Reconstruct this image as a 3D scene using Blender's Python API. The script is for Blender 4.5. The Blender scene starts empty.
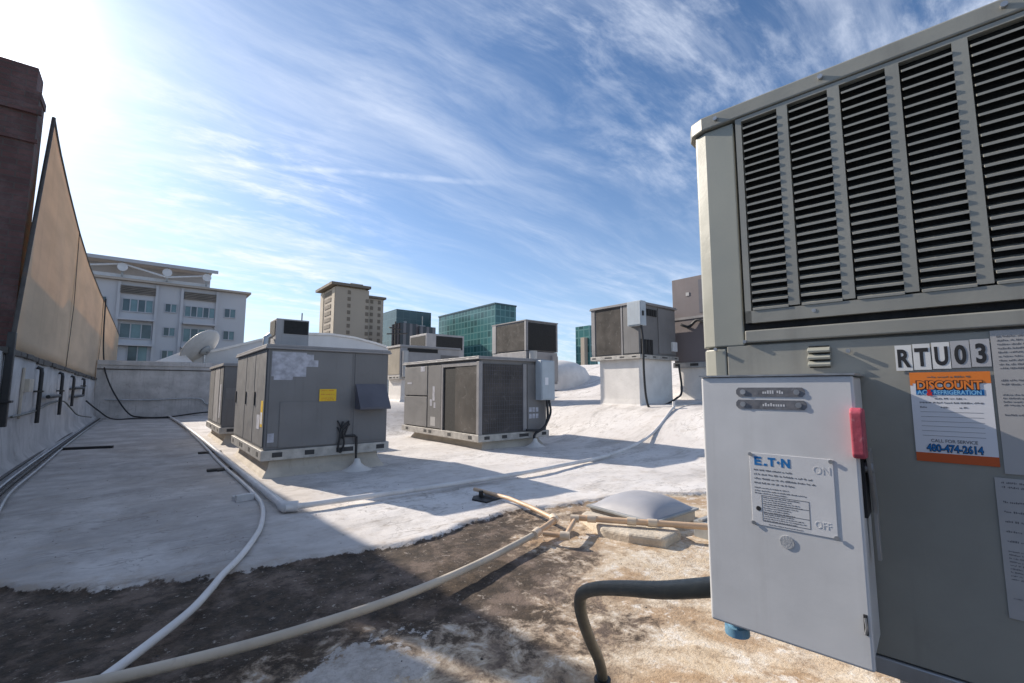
import bpy, math, random
import numpy as np
from mathutils import Vector, Matrix
random.seed(7)
R = math.radians
S = bpy.context.scene
C = S.collection

# ------------------------------------------------------------------ camera, sky, sun, exposure
cam = bpy.data.cameras.new("camera"); camo = bpy.data.objects.new("camera", cam); C.objects.link(camo)
cam.sensor_width = 36; cam.lens = 450/1024*36; cam.clip_start = .05; cam.clip_end = 6000
camo.location = (0, 0, 1.5); camo.rotation_euler = (R(90+5.9), 0, R(-39))
S.camera = camo
SUN_EL, SUN_AZ = R(28.8), R(-17.3)          # azimuth from +Y, negative towards -X
sdir = Vector((math.sin(SUN_AZ)*math.cos(SUN_EL), math.cos(SUN_AZ)*math.cos(SUN_EL), math.sin(SUN_EL)))
sun = bpy.data.lights.new("sun", 'SUN'); sun.energy = 5.0; sun.angle = R(.5); sun.color = (1, .90, .78)
suno = bpy.data.objects.new("sun", sun); C.objects.link(suno)
suno.rotation_euler = sdir.to_track_quat('Z', 'Y').to_euler(); suno.location = sdir*60
S.view_settings.view_transform = 'Standard'; S.view_settings.look = 'None'
S.view_settings.exposure = 0.38; S.view_settings.gamma = 1; S.view_settings.use_curve_mapping = False
S.cycles.use_adaptive_sampling = True; S.cycles.max_bounces = 6; S.cycles.use_denoising = True
S.cycles.sample_clamp_indirect = 4

class NT:
    """tiny node-tree helper"""
    def __init__(s, tree): s.t = tree; tree.nodes.clear()
    def n(s, kind, **kw):
        nd = s.t.nodes.new(kind)
        for k, v in kw.items():
            if k == 'ins':
                for a, b in v.items(): s.set(nd, a, b)
            else: setattr(nd, k, v)
        return nd
    def set(s, nd, a, b):
        sock = nd.inputs[a]
        if isinstance(b, bpy.types.NodeSocket): s.t.links.new(b, sock)
        elif isinstance(b, bpy.types.Node): s.t.links.new(b.outputs[0], sock)
        else: sock.default_value = b
    def m(s, op, a, b=None, c=None, clamp=False):
        nd = s.n('ShaderNodeMath', operation=op, use_clamp=clamp); s.set(nd, 0, a)
        if b is not None: s.set(nd, 1, b)
        if c is not None: s.set(nd, 2, c)
        return nd.outputs[0]
    def vm(s, op, a, b=None):
        nd = s.n('ShaderNodeVectorMath', operation=op); s.set(nd, 0, a)
        if b is not None: s.set(nd, 1, b)
        return nd.outputs['Value'] if op in ('DOT_PRODUCT', 'LENGTH') else nd.outputs[0]
    def mix(s, f, a, b, mode='MIX'):
        nd = s.n('ShaderNodeMix', data_type='RGBA', blend_type=mode); s.set(nd, 0, f)
        s.set(nd, 6, a if not isinstance(a, tuple) else (*a, 1)); s.set(nd, 7, b if not isinstance(b, tuple) else (*b, 1))
        return nd.outputs[2]
    def ramp(s, v, lo, hi, a=0., b=1.):
        nd = s.n('ShaderNodeMapRange', interpolation_type='SMOOTHSTEP', ins={0: v, 1: lo, 2: hi, 3: a, 4: b})
        return nd.outputs[0]
    def noise(s, vec, scale, detail=4, rough=.55, dist=0.):
        return s.n('ShaderNodeTexNoise', ins={'Vector': vec, 'Scale': scale, 'Detail': detail, 'Roughness': rough, 'Distortion': dist}).outputs[0]
    def mapping(s, vec, sc=(1, 1, 1), rot=(0, 0, 0), loc=(0, 0, 0)):
        return s.n('ShaderNodeMapping', ins={'Vector': vec, 'Scale': sc, 'Rotation': rot, 'Location': loc}).outputs[0]

# camera-frame rays are used once, only to know where in the sky the contrail lies
def sky_dir(u, v):
    d = camo.rotation_euler.to_matrix() @ Vector(((u-512)/450, (341.5-v)/450, -1)); return d.normalized()

W = bpy.data.worlds.new("World"); S.world = W; W.use_nodes = True
w = NT(W.node_tree)
out = w.n('ShaderNodeOutputWorld')
tc = w.n('ShaderNodeTexCoord').outputs['Generated']
sky = w.n('ShaderNodeTexSky', sky_type='NISHITA', sun_disc=False, sun_elevation=SUN_EL, sun_rotation=SUN_AZ,
          altitude=400, air_density=1.0, dust_density=.8, ozone_density=2.5)
skyc = w.mix(1.0, sky.outputs[0], (.83, 1.0, 1.15), 'MULTIPLY')
sep = w.n('ShaderNodeSeparateXYZ', ins={0: tc})
zz = w.m('MAXIMUM', sep.outputs[2], 0.0)
den = w.m('ADD', zz, .16)
px_ = w.m('DIVIDE', sep.outputs[0], den); py_ = w.m('DIVIDE', sep.outputs[1], den)
pv = w.n('ShaderNodeCombineXYZ', ins={0: px_, 1: py_, 2: 0.0}).outputs[0]
warp = w.n('ShaderNodeTexNoise', ins={'Vector': pv, 'Scale': .7, 'Detail': 3.0}).outputs[1]
pvw = w.vm('ADD', pv, w.vm('MULTIPLY', w.vm('SUBTRACT', warp, (.5, .5, .5)), (.42, .42, 0)))
def streak(ang, sx, sy, sc, lo, hi, det=8, rough=.64, off=(0, 0, 0)):
    return w.ramp(w.noise(w.mapping(pvw, (sx, sy, 1), (0, 0, R(ang)), off), sc, det, rough, .12), lo, hi)
s1 = streak(58, .24, 1.5, 1.6, .45, .77)
s2 = streak(5, .34, 1.7, 2.8, .46, .78, off=(3, 7, 0))
s3 = streak(75, .7, 1.5, 7.0, .42, .74, off=(1, 2, 0))
big = streak(35, .6, .9, .55, .38, .62, 3, .5, off=(5.3, 1.2, 0))
cov = w.m('ADD', w.m('MULTIPLY', s1, .60), w.m('MULTIPLY', s2, .42))
cov = w.m('ADD', cov, w.m('MULTIPLY', w.m('MULTIPLY', s3, big), .55))
cov = w.m('MULTIPLY', cov, w.m('ADD', .45, w.m('MULTIPLY', big, .8)))
# a thin veil that is thicker towards the sun and the horizon
sd = w.vm('DOT_PRODUCT', w.vm('NORMALIZE', tc), tuple(sdir))
sdc = w.m('MAXIMUM', sd, 0.0)
veil = w.m('ADD', w.m('MULTIPLY', w.m('POWER', sdc, 6.0), .09), w.m('MULTIPLY', w.ramp(zz, .0, .55, 1., 0.), .22))
cov = w.m('ADD', cov, veil)
# contrail: a band round a great circle, faded at both ends
a_, b_ = sky_dir(75, 150), sky_dir(500, 183)
nrm = a_.cross(b_).normalized(); mid = (a_+b_).normalized()
cw = w.m('ADD', w.vm('DOT_PRODUCT', w.vm('NORMALIZE', tc), tuple(nrm)), w.m('MULTIPLY', w.m('SUBTRACT', w.noise(tc, 3.0, 3), .5), .022))
trail = w.ramp(w.m('ABSOLUTE', cw), .0015, .0085, 1., 0.)
trail = w.m('MULTIPLY', trail, w.ramp(w.vm('DOT_PRODUCT', w.vm('NORMALIZE', tc), tuple(mid)), a_.dot(mid)-.015, a_.dot(mid)+.05))
trail = w.m('MULTIPLY', trail, w.ramp(w.noise(tc, 14.0, 4), .35, .62, .25, .8))
cov = w.m('ADD', cov, w.m('MULTIPLY', trail, .35))
cov = w.m('MINIMUM', cov, .93)
col = w.mix(cov, skyc, (7.4, 8.0, 9.2))
glow = w.m('ADD', w.m('MULTIPLY', w.m('POWER', sdc, 200.0), 30.0), w.m('MULTIPLY', w.m('POWER', sdc, 30.0), .35))
gc = w.n('ShaderNodeVectorMath', operation='SCALE', ins={0: (1, .95, .92), 3: glow}).outputs[0]
col = w.vm('ADD', col, gc)
bg = w.n('ShaderNodeBackground', ins={'Color': col, 'Strength': .10})
w.set(out, 'Surface', bg)

# ------------------------------------------------------------------ materials
def mat(name, col, rough=.6, metal=0., var=.12, vs=3., bump=.1, bs=60., streaks=0., dirt=None, dirt_amt=0., spec=.5, rust=0., buckle=False):
    m = bpy.data.materials.new(name); m.use_nodes = True
    t = NT(m.node_tree); o = t.n('ShaderNodeOutputMaterial')
    p = t.n('ShaderNodeBsdfPrincipled'); t.set(o, 0, p)
    co = t.n('ShaderNodeTexCoord').outputs['Object']
    big = t.noise(co, vs, 5, .6)
    c = t.mix(t.ramp(big, .3, .7), tuple(x*(1-var) for x in col), tuple(min(1, x*(1+var)) for x in col))
    if streaks:
        st = t.noise(t.mapping(co, (9, 9, .5)), 1.6, 5, .65)
        c = t.mix(t.m('MULTIPLY', t.ramp(st, .52, .75), streaks), c, dirt or (.1, .085, .07))
    if dirt_amt:
        d = t.noise(co, vs*2.7, 8, .7, .6)
        c = t.mix(t.m('MULTIPLY', t.ramp(d, .55, .72), dirt_amt), c, dirt or (.1, .085, .07))
    if rust:
        d = t.noise(co, 5., 6, .7, .3)
        c = t.mix(t.m('MULTIPLY', t.ramp(d, .6, .7), rust), c, (.17, .075, .03))
    t.set(p, 'Base Color', c)
    t.set(p, 'Roughness', t.ramp(t.noise(co, vs*4, 4), .3, .7, max(.05, rough-.1), min(1, rough+.1)))
    t.set(p, 'Metallic', metal); t.set(p, 'Specular IOR Level', spec)
    if bump:
        hh = t.m('ADD', t.noise(co, bs, 4, .6), t.m('MULTIPLY', t.noise(co, 2.3, 2, .4), 14.0 if buckle else 0.0))
        b = t.n('ShaderNodeBump', ins={'Strength': bump, 'Distance': .01, 'Height': hh})
        t.set(p, 'Normal', b)
    return m

M = {}
M['worn_foam'] = mat('worn_cream_foam', (.56, .49, .39), .85, var=.2, vs=5, bump=1., bs=22, dirt=(.34, .24, .15), dirt_amt=.7)
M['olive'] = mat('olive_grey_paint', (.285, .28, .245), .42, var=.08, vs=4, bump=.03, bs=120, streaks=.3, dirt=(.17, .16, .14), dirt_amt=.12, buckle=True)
M['olive_lit'] = mat('olive_grey_sunlit', (.34, .34, .29), .42, var=.05, vs=2, bump=.03, bs=120, streaks=.1, dirt=(.16, .15, .12), buckle=True)  # lighter copy of the olive paint, sunlight put into its colour
M['rail_grey'] = mat('galvanised_rail', (.42, .40, .37), .5, .3, var=.2, vs=6, dirt_amt=.5, dirt=(.16, .13, .1))
M['coil'] = mat('dark_coil', (.018, .018, .018), .8, var=.3, vs=20, bump=.3)
M['box_paint'] = mat('pale_grey_enamel', (.645, .645, .64), .38, var=.06, vs=5, bump=.02, bs=150, streaks=.28, dirt=(.42, .41, .39), dirt_amt=.1, buckle=True)
M['grey_paint'] = mat('grey_unit_paint', (.165, .16, .158), .6, var=.10, vs=1.2, bump=.05, streaks=.25, dirt=(.11, .10, .095), dirt_amt=.25, buckle=True)
M['grey_door'] = mat('grey_door_paint', (.182, .177, .175), .6, var=.10, vs=1.6, bump=.05, streaks=.3, dirt=(.12, .11, .10), dirt_amt=.2, buckle=True)
M['grey_post'] = mat('grey_post_paint', (.26, .25, .25), .55, var=.12, vs=2, bump=.04, streaks=.2)
M['grey_light'] = mat('light_grey_unit', (.34, .33, .33), .6, var=.12, vs=1.5, bump=.05, streaks=.3, dirt=(.2, .19, .17), dirt_amt=.2, buckle=True)
M['brown_paint'] = mat('grey_brown_paint', (.17, .145, .145), .65, var=.1, vs=1., bump=.04, streaks=.2, buckle=True)
M['tan_panel'] = mat('tan_panel', (.30, .26, .2), .7, var=.15, vs=2, streaks=.3)
M['seam'] = mat('seam_gap', (.05, .048, .048), .8, var=.1, bump=0)
M['hood'] = mat('hood_paint', (.10, .10, .12), .6, var=.15, vs=3, streaks=.2)
M['dusty'] = mat('dusty_coil', (.065, .057, .05), .85, var=.4, vs=2, bump=.4, bs=90, dirt=(.2, .19, .175), dirt_amt=.6)
M['curb'] = mat('curb_foam', (.50, .45, .38), .85, var=.15, vs=2, bump=.5, bs=25, streaks=.35, dirt=(.3, .24, .17))
M['foam'] = mat('white_foam', (.72, .69, .65), .85, var=.08, vs=2, bump=.5, bs=18, dirt=(.45, .4, .33), dirt_amt=.3)
M['white_wall'] = mat('white_wall', (.44, .425, .415), .85, var=.2, vs=1.3, bump=.8, bs=9, streaks=.55, dirt=(.20, .185, .175), dirt_amt=.5)
M['fabric'] = mat('spare', (.45, .36, .25), .9)
M['brick'] = mat('spare_brick', (.1, .05, .045), .9)
M['black'] = mat('black_plastic', (.018, .018, .02), .5, var=.2, bump=.05)
M['rubber'] = mat('grey_conduit', (.095, .095, .08), .45, var=.12, vs=6, bump=.06, bs=60, dirt=(.2, .17, .13), dirt_amt=.3)
M['pvc'] = mat('white_pvc', (.66, .64, .62), .5, var=.1, vs=3, bump=.08, dirt=(.35, .31, .27), dirt_amt=.4)
M['tan_pipe'] = mat('tan_pipe', (.60, .42, .27), .5, var=.15, vs=2.5, bump=.05, dirt=(.42, .36, .3), dirt_amt=.45)
M['joint'] = mat('pipe_joint', (.66, .55, .42), .5, var=.1, vs=9)
M['galv'] = mat('galvanised_steel', (.42, .43, .44), .38, .7, var=.15, vs=6, bump=.05, dirt_amt=.2)
M['steel_dk'] = mat('dark_steel', (.06, .055, .05), .6, .2, var=.2, vs=5, rust=.3)
M['plate'] = mat('aluminium_plate', (.70, .70, .70), .45, .05, var=.05, vs=6, bump=.02)
M['tag_metal'] = mat('grey_tag', (.20, .20, .21), .4, .3, var=.15, vs=30, dirt=(.4, .4, .4), dirt_amt=.4)
M['paper'] = mat('paper_white', (.72, .72, .74), .6, var=.03, bump=0)
M['paper_grey'] = mat('paper_grey', (.40, .39, .38), .6, var=.06, vs=8, bump=0)
M['card'] = mat('card_white', (.70, .70, .68), .6, var=.04, vs=8, bump=0)
M['card_grey'] = mat('card_grey', (.42, .42, .43), .6, var=.05, vs=8, bump=0)
M['ink'] = mat('ink_black', (.02, .02, .022), .6, bump=0)
M['ink_grey'] = mat('ink_grey', (.16, .16, .17), .6, bump=0)
M['ink_pale'] = mat('ink_pale', (.66, .66, .66), .5, bump=0)
M['orange'] = mat('print_orange', (.80, .22, .03), .55, var=.05, bump=0)
M['orange_red'] = mat('print_orange_dark', (.55, .10, .02), .55, var=.05, bump=0)
M['blue'] = mat('print_blue', (.01, .17, .45), .55, var=.05, bump=0)
M['red'] = mat('print_red', (.7, .03, .02), .55, var=.05, bump=0)
M['knob'] = mat('faded_red_grip', (.52, .09, .13), .5, var=.35, vs=14, bump=.1, dirt=(.6, .32, .34), dirt_amt=.5)
M['yellow'] = mat('print_yellow', (.75, .47, .02), .6, var=.06, bump=0)
M['fade'] = mat('sun_bleached_label', (.42, .42, .46), .8, var=.25, vs=9, bump=.1, dirt=(.2, .19, .2), dirt_amt=.6)
M['switch_paint'] = mat('blue_grey_enamel', (.40, .45, .49), .5, var=.06, vs=3, streaks=.25, dirt=(.25, .24, .22))
M['bluefit'] = mat('blue_fitting', (.18, .36, .50), .5, var=.15, vs=12)
M['dish'] = mat('dish_white', (.46, .46, .45), .5, var=.08, vs=2, streaks=.2)
M['dome'] = mat('acrylic_dome', (.36, .36, .38), .5, var=.05, vs=2, bump=.03, bs=20, dirt=(.35, .33, .32), dirt_amt=.2)
M['slat_grey'] = mat('grey_ribbed_board', (.30, .31, .31), .65, var=.15, vs=4, streaks=.2)
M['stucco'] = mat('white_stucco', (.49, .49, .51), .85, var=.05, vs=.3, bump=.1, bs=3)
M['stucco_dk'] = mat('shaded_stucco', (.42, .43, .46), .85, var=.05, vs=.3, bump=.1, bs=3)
M['slat_wood'] = mat('slatted_screen', (.18, .16, .14), .8, var=.2, vs=1)
M['pale_metal'] = mat('white_steel', (.62, .63, .65), .5, var=.05)
M['beige'] = mat('beige_concrete', (.42, .355, .285), .85, var=.06, vs=.05, bump=0)
M['beige_lt'] = mat('pale_beige_concrete', (.50, .43, .34), .85, var=.05, vs=.05, bump=0)
M['beige_dk'] = mat('dark_beige_recess', (.20, .165, .13), .85, var=.1, vs=.1, bump=0)
M['pane'] = mat('window_glass', (.055, .085, .10), .12, 0, var=.3, vs=.6, bump=0)
M['pane_teal'] = mat('teal_glass', (.12, .20, .22), .15, 0, var=.25, vs=.5, bump=0)
M['city'] = mat('city_ground', (.24, .22, .19), .9, var=.3, vs=.02, bump=0)
M['vault'] = mat('vault_roof', (.60, .60, .60), .8, var=.07, vs=.5, bump=.2, bs=4, streaks=.2, dirt=(.4, .4, .4))
M['tan_wall'] = mat('tan_building', (.40, .35, .3), .9, var=.08, vs=.3)
M['membrane_piece'] = mat('membrane_piece', (.6, .58, .56), .8, var=.15, vs=5)

def brick_mat():
    m = M['brick']; t = NT(m.node_tree); o = t.n('ShaderNodeOutputMaterial'); p = t.n('ShaderNodeBsdfPrincipled'); t.set(o, 0, p)
    co = t.n('ShaderNodeTexCoord').outputs['Object']
    mp = t.mapping(co, (1, 1, 1), (R(90), 0, 0))
    b = t.n('ShaderNodeTexBrick', ins={'Vector': mp, 'Color1': (.105, .052, .05, 1), 'Color2': (.07, .04, .04, 1), 'Mortar': (.075, .06, .057, 1),
            'Scale': 1., 'Mortar Size': .012, 'Brick Width': .42, 'Row Height': .12})
    c = t.mix(t.m('MULTIPLY', t.ramp(t.noise(co, 1.1, 6, .65), .45, .7), .6), b.outputs[0], (.17, .12, .12))
    t.set(p, 'Base Color', c); t.set(p, 'Roughness', .9)
    t.set(p, 'Normal', t.n('ShaderNodeBump', ins={'Strength': .8, 'Distance': .03, 'Height': t.m('ADD', b.outputs[1], t.noise(co, 12, 4))}))
brick_mat()
def fabric_mat():
    m = M['fabric']; m.name = 'tan_mesh_fabric'; t = NT(m.node_tree); o = t.n('ShaderNodeOutputMaterial')
    co = t.n('ShaderNodeTexCoord').outputs['Object']
    n = t.noise(t.mapping(co, (1, .5, 2)), .8, 5, .6)
    c = t.mix(t.ramp(n, .3, .7), (.70, .60, .47), (.80, .69, .55))
    c = t.mix(t.m('MULTIPLY', t.ramp(t.noise(t.mapping(co, (1, 3, .25)), 1.2, 4), .55, .75), .25), c, (.54, .45, .34))
    d = t.n('ShaderNodeBsdfDiffuse', ins={'Color': c}); tr = t.n('ShaderNodeBsdfTranslucent', ins={'Color': t.mix(1., c, (1., .8, .5), 'MULTIPLY')})
    wv = t.n('ShaderNodeBump', ins={'Strength': .3, 'Distance': .02, 'Height': t.noise(co, 6, 3)})
    t.set(d, 'Normal', wv)
    mx = t.n('ShaderNodeMixShader', ins={0: .42, 1: d, 2: tr}); t.set(o, 0, mx)
fabric_mat()
def glass_tower(name, base, line, sx, sz, lw=.12, metal=.0, rough=.25):
    m = bpy.data.materials.new(name); m.use_nodes = True; t = NT(m.node_tree)
    o = t.n('ShaderNodeOutputMaterial'); p = t.n('ShaderNodeBsdfPrincipled'); t.set(o, 0, p)
    co = t.n('ShaderNodeTexCoord').outputs['Object']; s = t.n('ShaderNodeSeparateXYZ', ins={0: co})
    fx = t.m('FRACT', t.m('DIVIDE', t.m('ADD', s.outputs[0], s.outputs[1]), sx)); fz = t.m('FRACT', t.m('DIVIDE', s.outputs[2], sz))
    l = t.m('MAXIMUM', t.m('LESS_THAN', fx, lw), t.m('LESS_THAN', fz, lw))
    cell = t.n('ShaderNodeTexWhiteNoise', noise_dimensions='3D', ins={0: t.n('ShaderNodeCombineXYZ', ins={
        0: t.m('FLOOR', t.m('DIVIDE', t.m('ADD', s.outputs[0], s.outputs[1]), sx)), 1: t.m('FLOOR', t.m('DIVIDE', s.outputs[2], sz)), 2: 0.0}).outputs[0]}).outputs[0]
    gc = t.mix(cell, tuple(x*.65 for x in base), tuple(min(1, x*1.35) for x in base))
    t.set(p, 'Base Color', t.mix(l, gc, line)); t.set(p, 'Roughness', rough); t.set(p, 'Metallic', metal)
    return m
M['green_glass'] = glass_tower('green_curtain_glass', (.035, .125, .125), (.11, .24, .235), 3.2, 3.6, .16)
M['blue_glass'] = glass_tower('blue_green_glass', (.035, .075, .085), (.06, .11, .12), 4, 4, .12)
M['dark_glass'] = glass_tower('dark_striped_glass', (.035, .035, .042), (.16, .14, .145), 3.1, 60, .42)

def roof_mat():
    m = bpy.data.materials.new('roof_coating'); m.use_nodes = True; t = NT(m.node_tree)
    o = t.n('ShaderNodeOutputMaterial'); p = t.n('ShaderNodeBsdfPrincipled'); t.set(o, 0, p)
    pos = t.n('ShaderNodeNewGeometry').outputs['Position']
    at = t.n('ShaderNodeAttribute', attribute_name='coat'); sp = t.n('ShaderNodeSeparateColor', ins={0: at.outputs['Color']})
    ef, stain, patch = sp.outputs[0], sp.outputs[1], sp.outputs[2]
    en = t.m('ADD', t.m('MULTIPLY', t.m('SUBTRACT', t.noise(pos, 9, 8, .68), .5), .20), t.m('MULTIPLY', t.m('SUBTRACT', t.noise(pos, 40, 4, .6), .5), .03))
    worn = t.ramp(t.m('ADD', ef, en), -.012, .012, 1., 0.)
    # white membrane
    n1 = t.noise(pos, .55, 6, .6, .4); n2 = t.noise(t.mapping(pos, (.6, 1.0, 1), (0, 0, R(14))), .9, 9, .72, .5); n3 = t.noise(pos, 5.5, 8, .7, .3); n4 = t.noise(pos, 32, 4, .7)
    c = t.mix(t.ramp(n1, .3, .7), (.62, .585, .555), (.72, .69, .66))
    c = t.mix(t.m('MULTIPLY', t.ramp(n2, .47, .70), .75), c, (.30, .28, .26))
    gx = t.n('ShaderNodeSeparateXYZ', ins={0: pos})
    grime_shade = t.m('MULTIPLY', t.ramp(gx.outputs[0], .6, 2.6, 1., 0.), t.ramp(t.noise(pos, 1.1, 8, .7, .4), .30, .66, .25, .8))  # left-side grime, also deepening the parapet-side shade through the colour
    c = t.mix(grime_shade, c, (.285, .262, .245))
    c = t.mix(t.m('MULTIPLY', t.ramp(n3, .52, .72), .5), c, (.38, .33, .28))
    c = t.mix(t.m('MULTIPLY', t.ramp(t.noise(pos, 2.2, 9, .75, .2), .53, .62), .38), c, (.44, .385, .33))
    c = t.mix(t.m('MULTIPLY', t.ramp(t.m('MULTIPLY', n3, n4), .37, .45), .75), c, (.10, .085, .075))
    c = t.mix(t.m('MULTIPLY', patch, t.m('SUBTRACT', 1., worn)), c, (.50, .42, .33))
    crk = t.m('ABSOLUTE', t.m('SUBTRACT', t.noise(pos, 1.3, 6, .6, .3), .5)); crk2 = t.m('ABSOLUTE', t.m('SUBTRACT', t.noise(t.mapping(pos, (.4, 1.2, 1), (0, 0, R(20)), (4, 9, 0)), 1.1, 5, .55), .5))
    lines = t.m('MULTIPLY', t.m('MAXIMUM', t.ramp(crk, .0, .006, 1., 0.), t.ramp(crk2, .0, .009, 1., 0.)), t.ramp(n1, .42, .58))
    c = t.mix(t.m('MULTIPLY', lines, .55), c, (.17, .15, .135))
    spk = t.n('ShaderNodeTexVoronoi', ins={'Vector': pos, 'Scale': 7.0, 'Randomness': 1.0}).outputs[0]
    c = t.mix(t.m('MULTIPLY', t.m('LESS_THAN', spk, .055), t.ramp(n3, .45, .6)), c, (.13, .11, .095))
    lap = t.m('ABSOLUTE', t.m('SUBTRACT', t.m('FRACT', t.m('ADD', t.m('DIVIDE', gx.outputs[1], 2.3), t.m('MULTIPLY', n1, .12))), .5))
    c = t.mix(t.m('MULTIPLY', t.ramp(lap, .0, .006, 1., 0.), t.ramp(n2, .35, .6, .1, .5)), c, (.26, .235, .21))
    edge = t.m('MULTIPLY', t.ramp(ef, .0, .30, 1., 0.), t.ramp(n3, .38, .6))
    c = t.mix(t.m('MULTIPLY', edge, .5), c, (.36, .29, .22))
    # worn coating
    w1 = t.noise(pos, 1.6, 8, .68, .9); w2 = t.noise(pos, 4.5, 9, .72, .5); w3 = t.noise(pos, 14, 9, .75, .1); w4 = t.noise(pos, 60, 3, .6)
    cr = t.mix(t.ramp(w2, .35, .68), (.66, .58, .47), (.56, .44, .30))
    cr = t.mix(t.m('MULTIPLY', t.ramp(w1, .42, .60), .78), cr, (.36, .23, .125))
    cr = t.mix(t.m('MULTIPLY', t.ramp(w3, .50, .64), .6), cr, (.25, .165, .10))
    cr = t.mix(t.m('MULTIPLY', t.ramp(t.m('ADD', t.m('MULTIPLY', w2, .5), t.m('MULTIPLY', w3, .5)), .40, .47, 1., 0.), .8), cr, (.72, .68, .62))
    dk = t.mix(t.ramp(w3, .35, .7), (.036, .028, .022), (.10, .072, .05))
    dk = t.mix(t.m('MULTIPLY', t.ramp(t.noise(pos, 2.1, 9, .72), .46, .62), .8), dk, (.20, .15, .12))
    dk = t.mix(t.m('MULTIPLY', t.ramp(t.noise(pos, 22, 6, .7), .60, .68), .8), dk, (.42, .37, .32))
    dk = t.mix(t.m('MULTIPLY', t.ramp(w4, .5, .75), .4), dk, (.04, .03, .024))
    sm = t.ramp(t.m('ADD', stain, t.m('MULTIPLY', t.m('SUBTRACT', t.m('ADD', t.m('MULTIPLY', w2, .6), t.m('MULTIPLY', w3, .4)), .5), 2.6)), .36, .62)
    md = t.mix(t.ramp(w3, .3, .7), (.20, .145, .105), (.33, .25, .18))
    cr = t.mix(t.m('MULTIPLY', t.ramp(t.m('ADD', stain, t.m('MULTIPLY', t.m('SUBTRACT', w2, .5), 1.6)), .18, .5), .75), cr, md)
    cr = t.mix(sm, cr, dk)
    pm = t.ramp(t.m('ADD', patch, t.m('MULTIPLY', t.m('SUBTRACT', t.m('ADD', t.m('MULTIPLY', t.noise(pos, 2.6, 8, .62), .65), t.m('MULTIPLY', w3, .35)), .5), 2.4)), .5, .56)
    wp = t.mix(t.ramp(w3, .35, .65), (.36, .33, .30), (.56, .53, .50))
    wp = t.mix(t.m('MULTIPLY', t.ramp(w4, .55, .75), .5), wp, (.2, .16, .13))
    cr = t.mix(t.m('MULTIPLY', pm, .92), cr, wp)
    c = t.mix(worn, c, cr)
    t.set(p, 'Base Color', c); t.set(p, 'Roughness', t.ramp(n3, .3, .7, .7, .92)); t.set(p, 'Specular IOR Level', .3)
    h = t.m('ADD', t.m('MULTIPLY', n3, .7), t.m('MULTIPLY', n4, .3))
    h = t.m('ADD', h, t.m('MULTIPLY', worn, t.m('ADD', t.m('MULTIPLY', w3, .8), t.m('MULTIPLY', w4, .5))))
    t.set(p, 'Normal', t.n('ShaderNodeBump', ins={'Strength': .5, 'Distance': .025, 'Height': h}))
    return m
M['roof'] = roof_mat()

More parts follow.
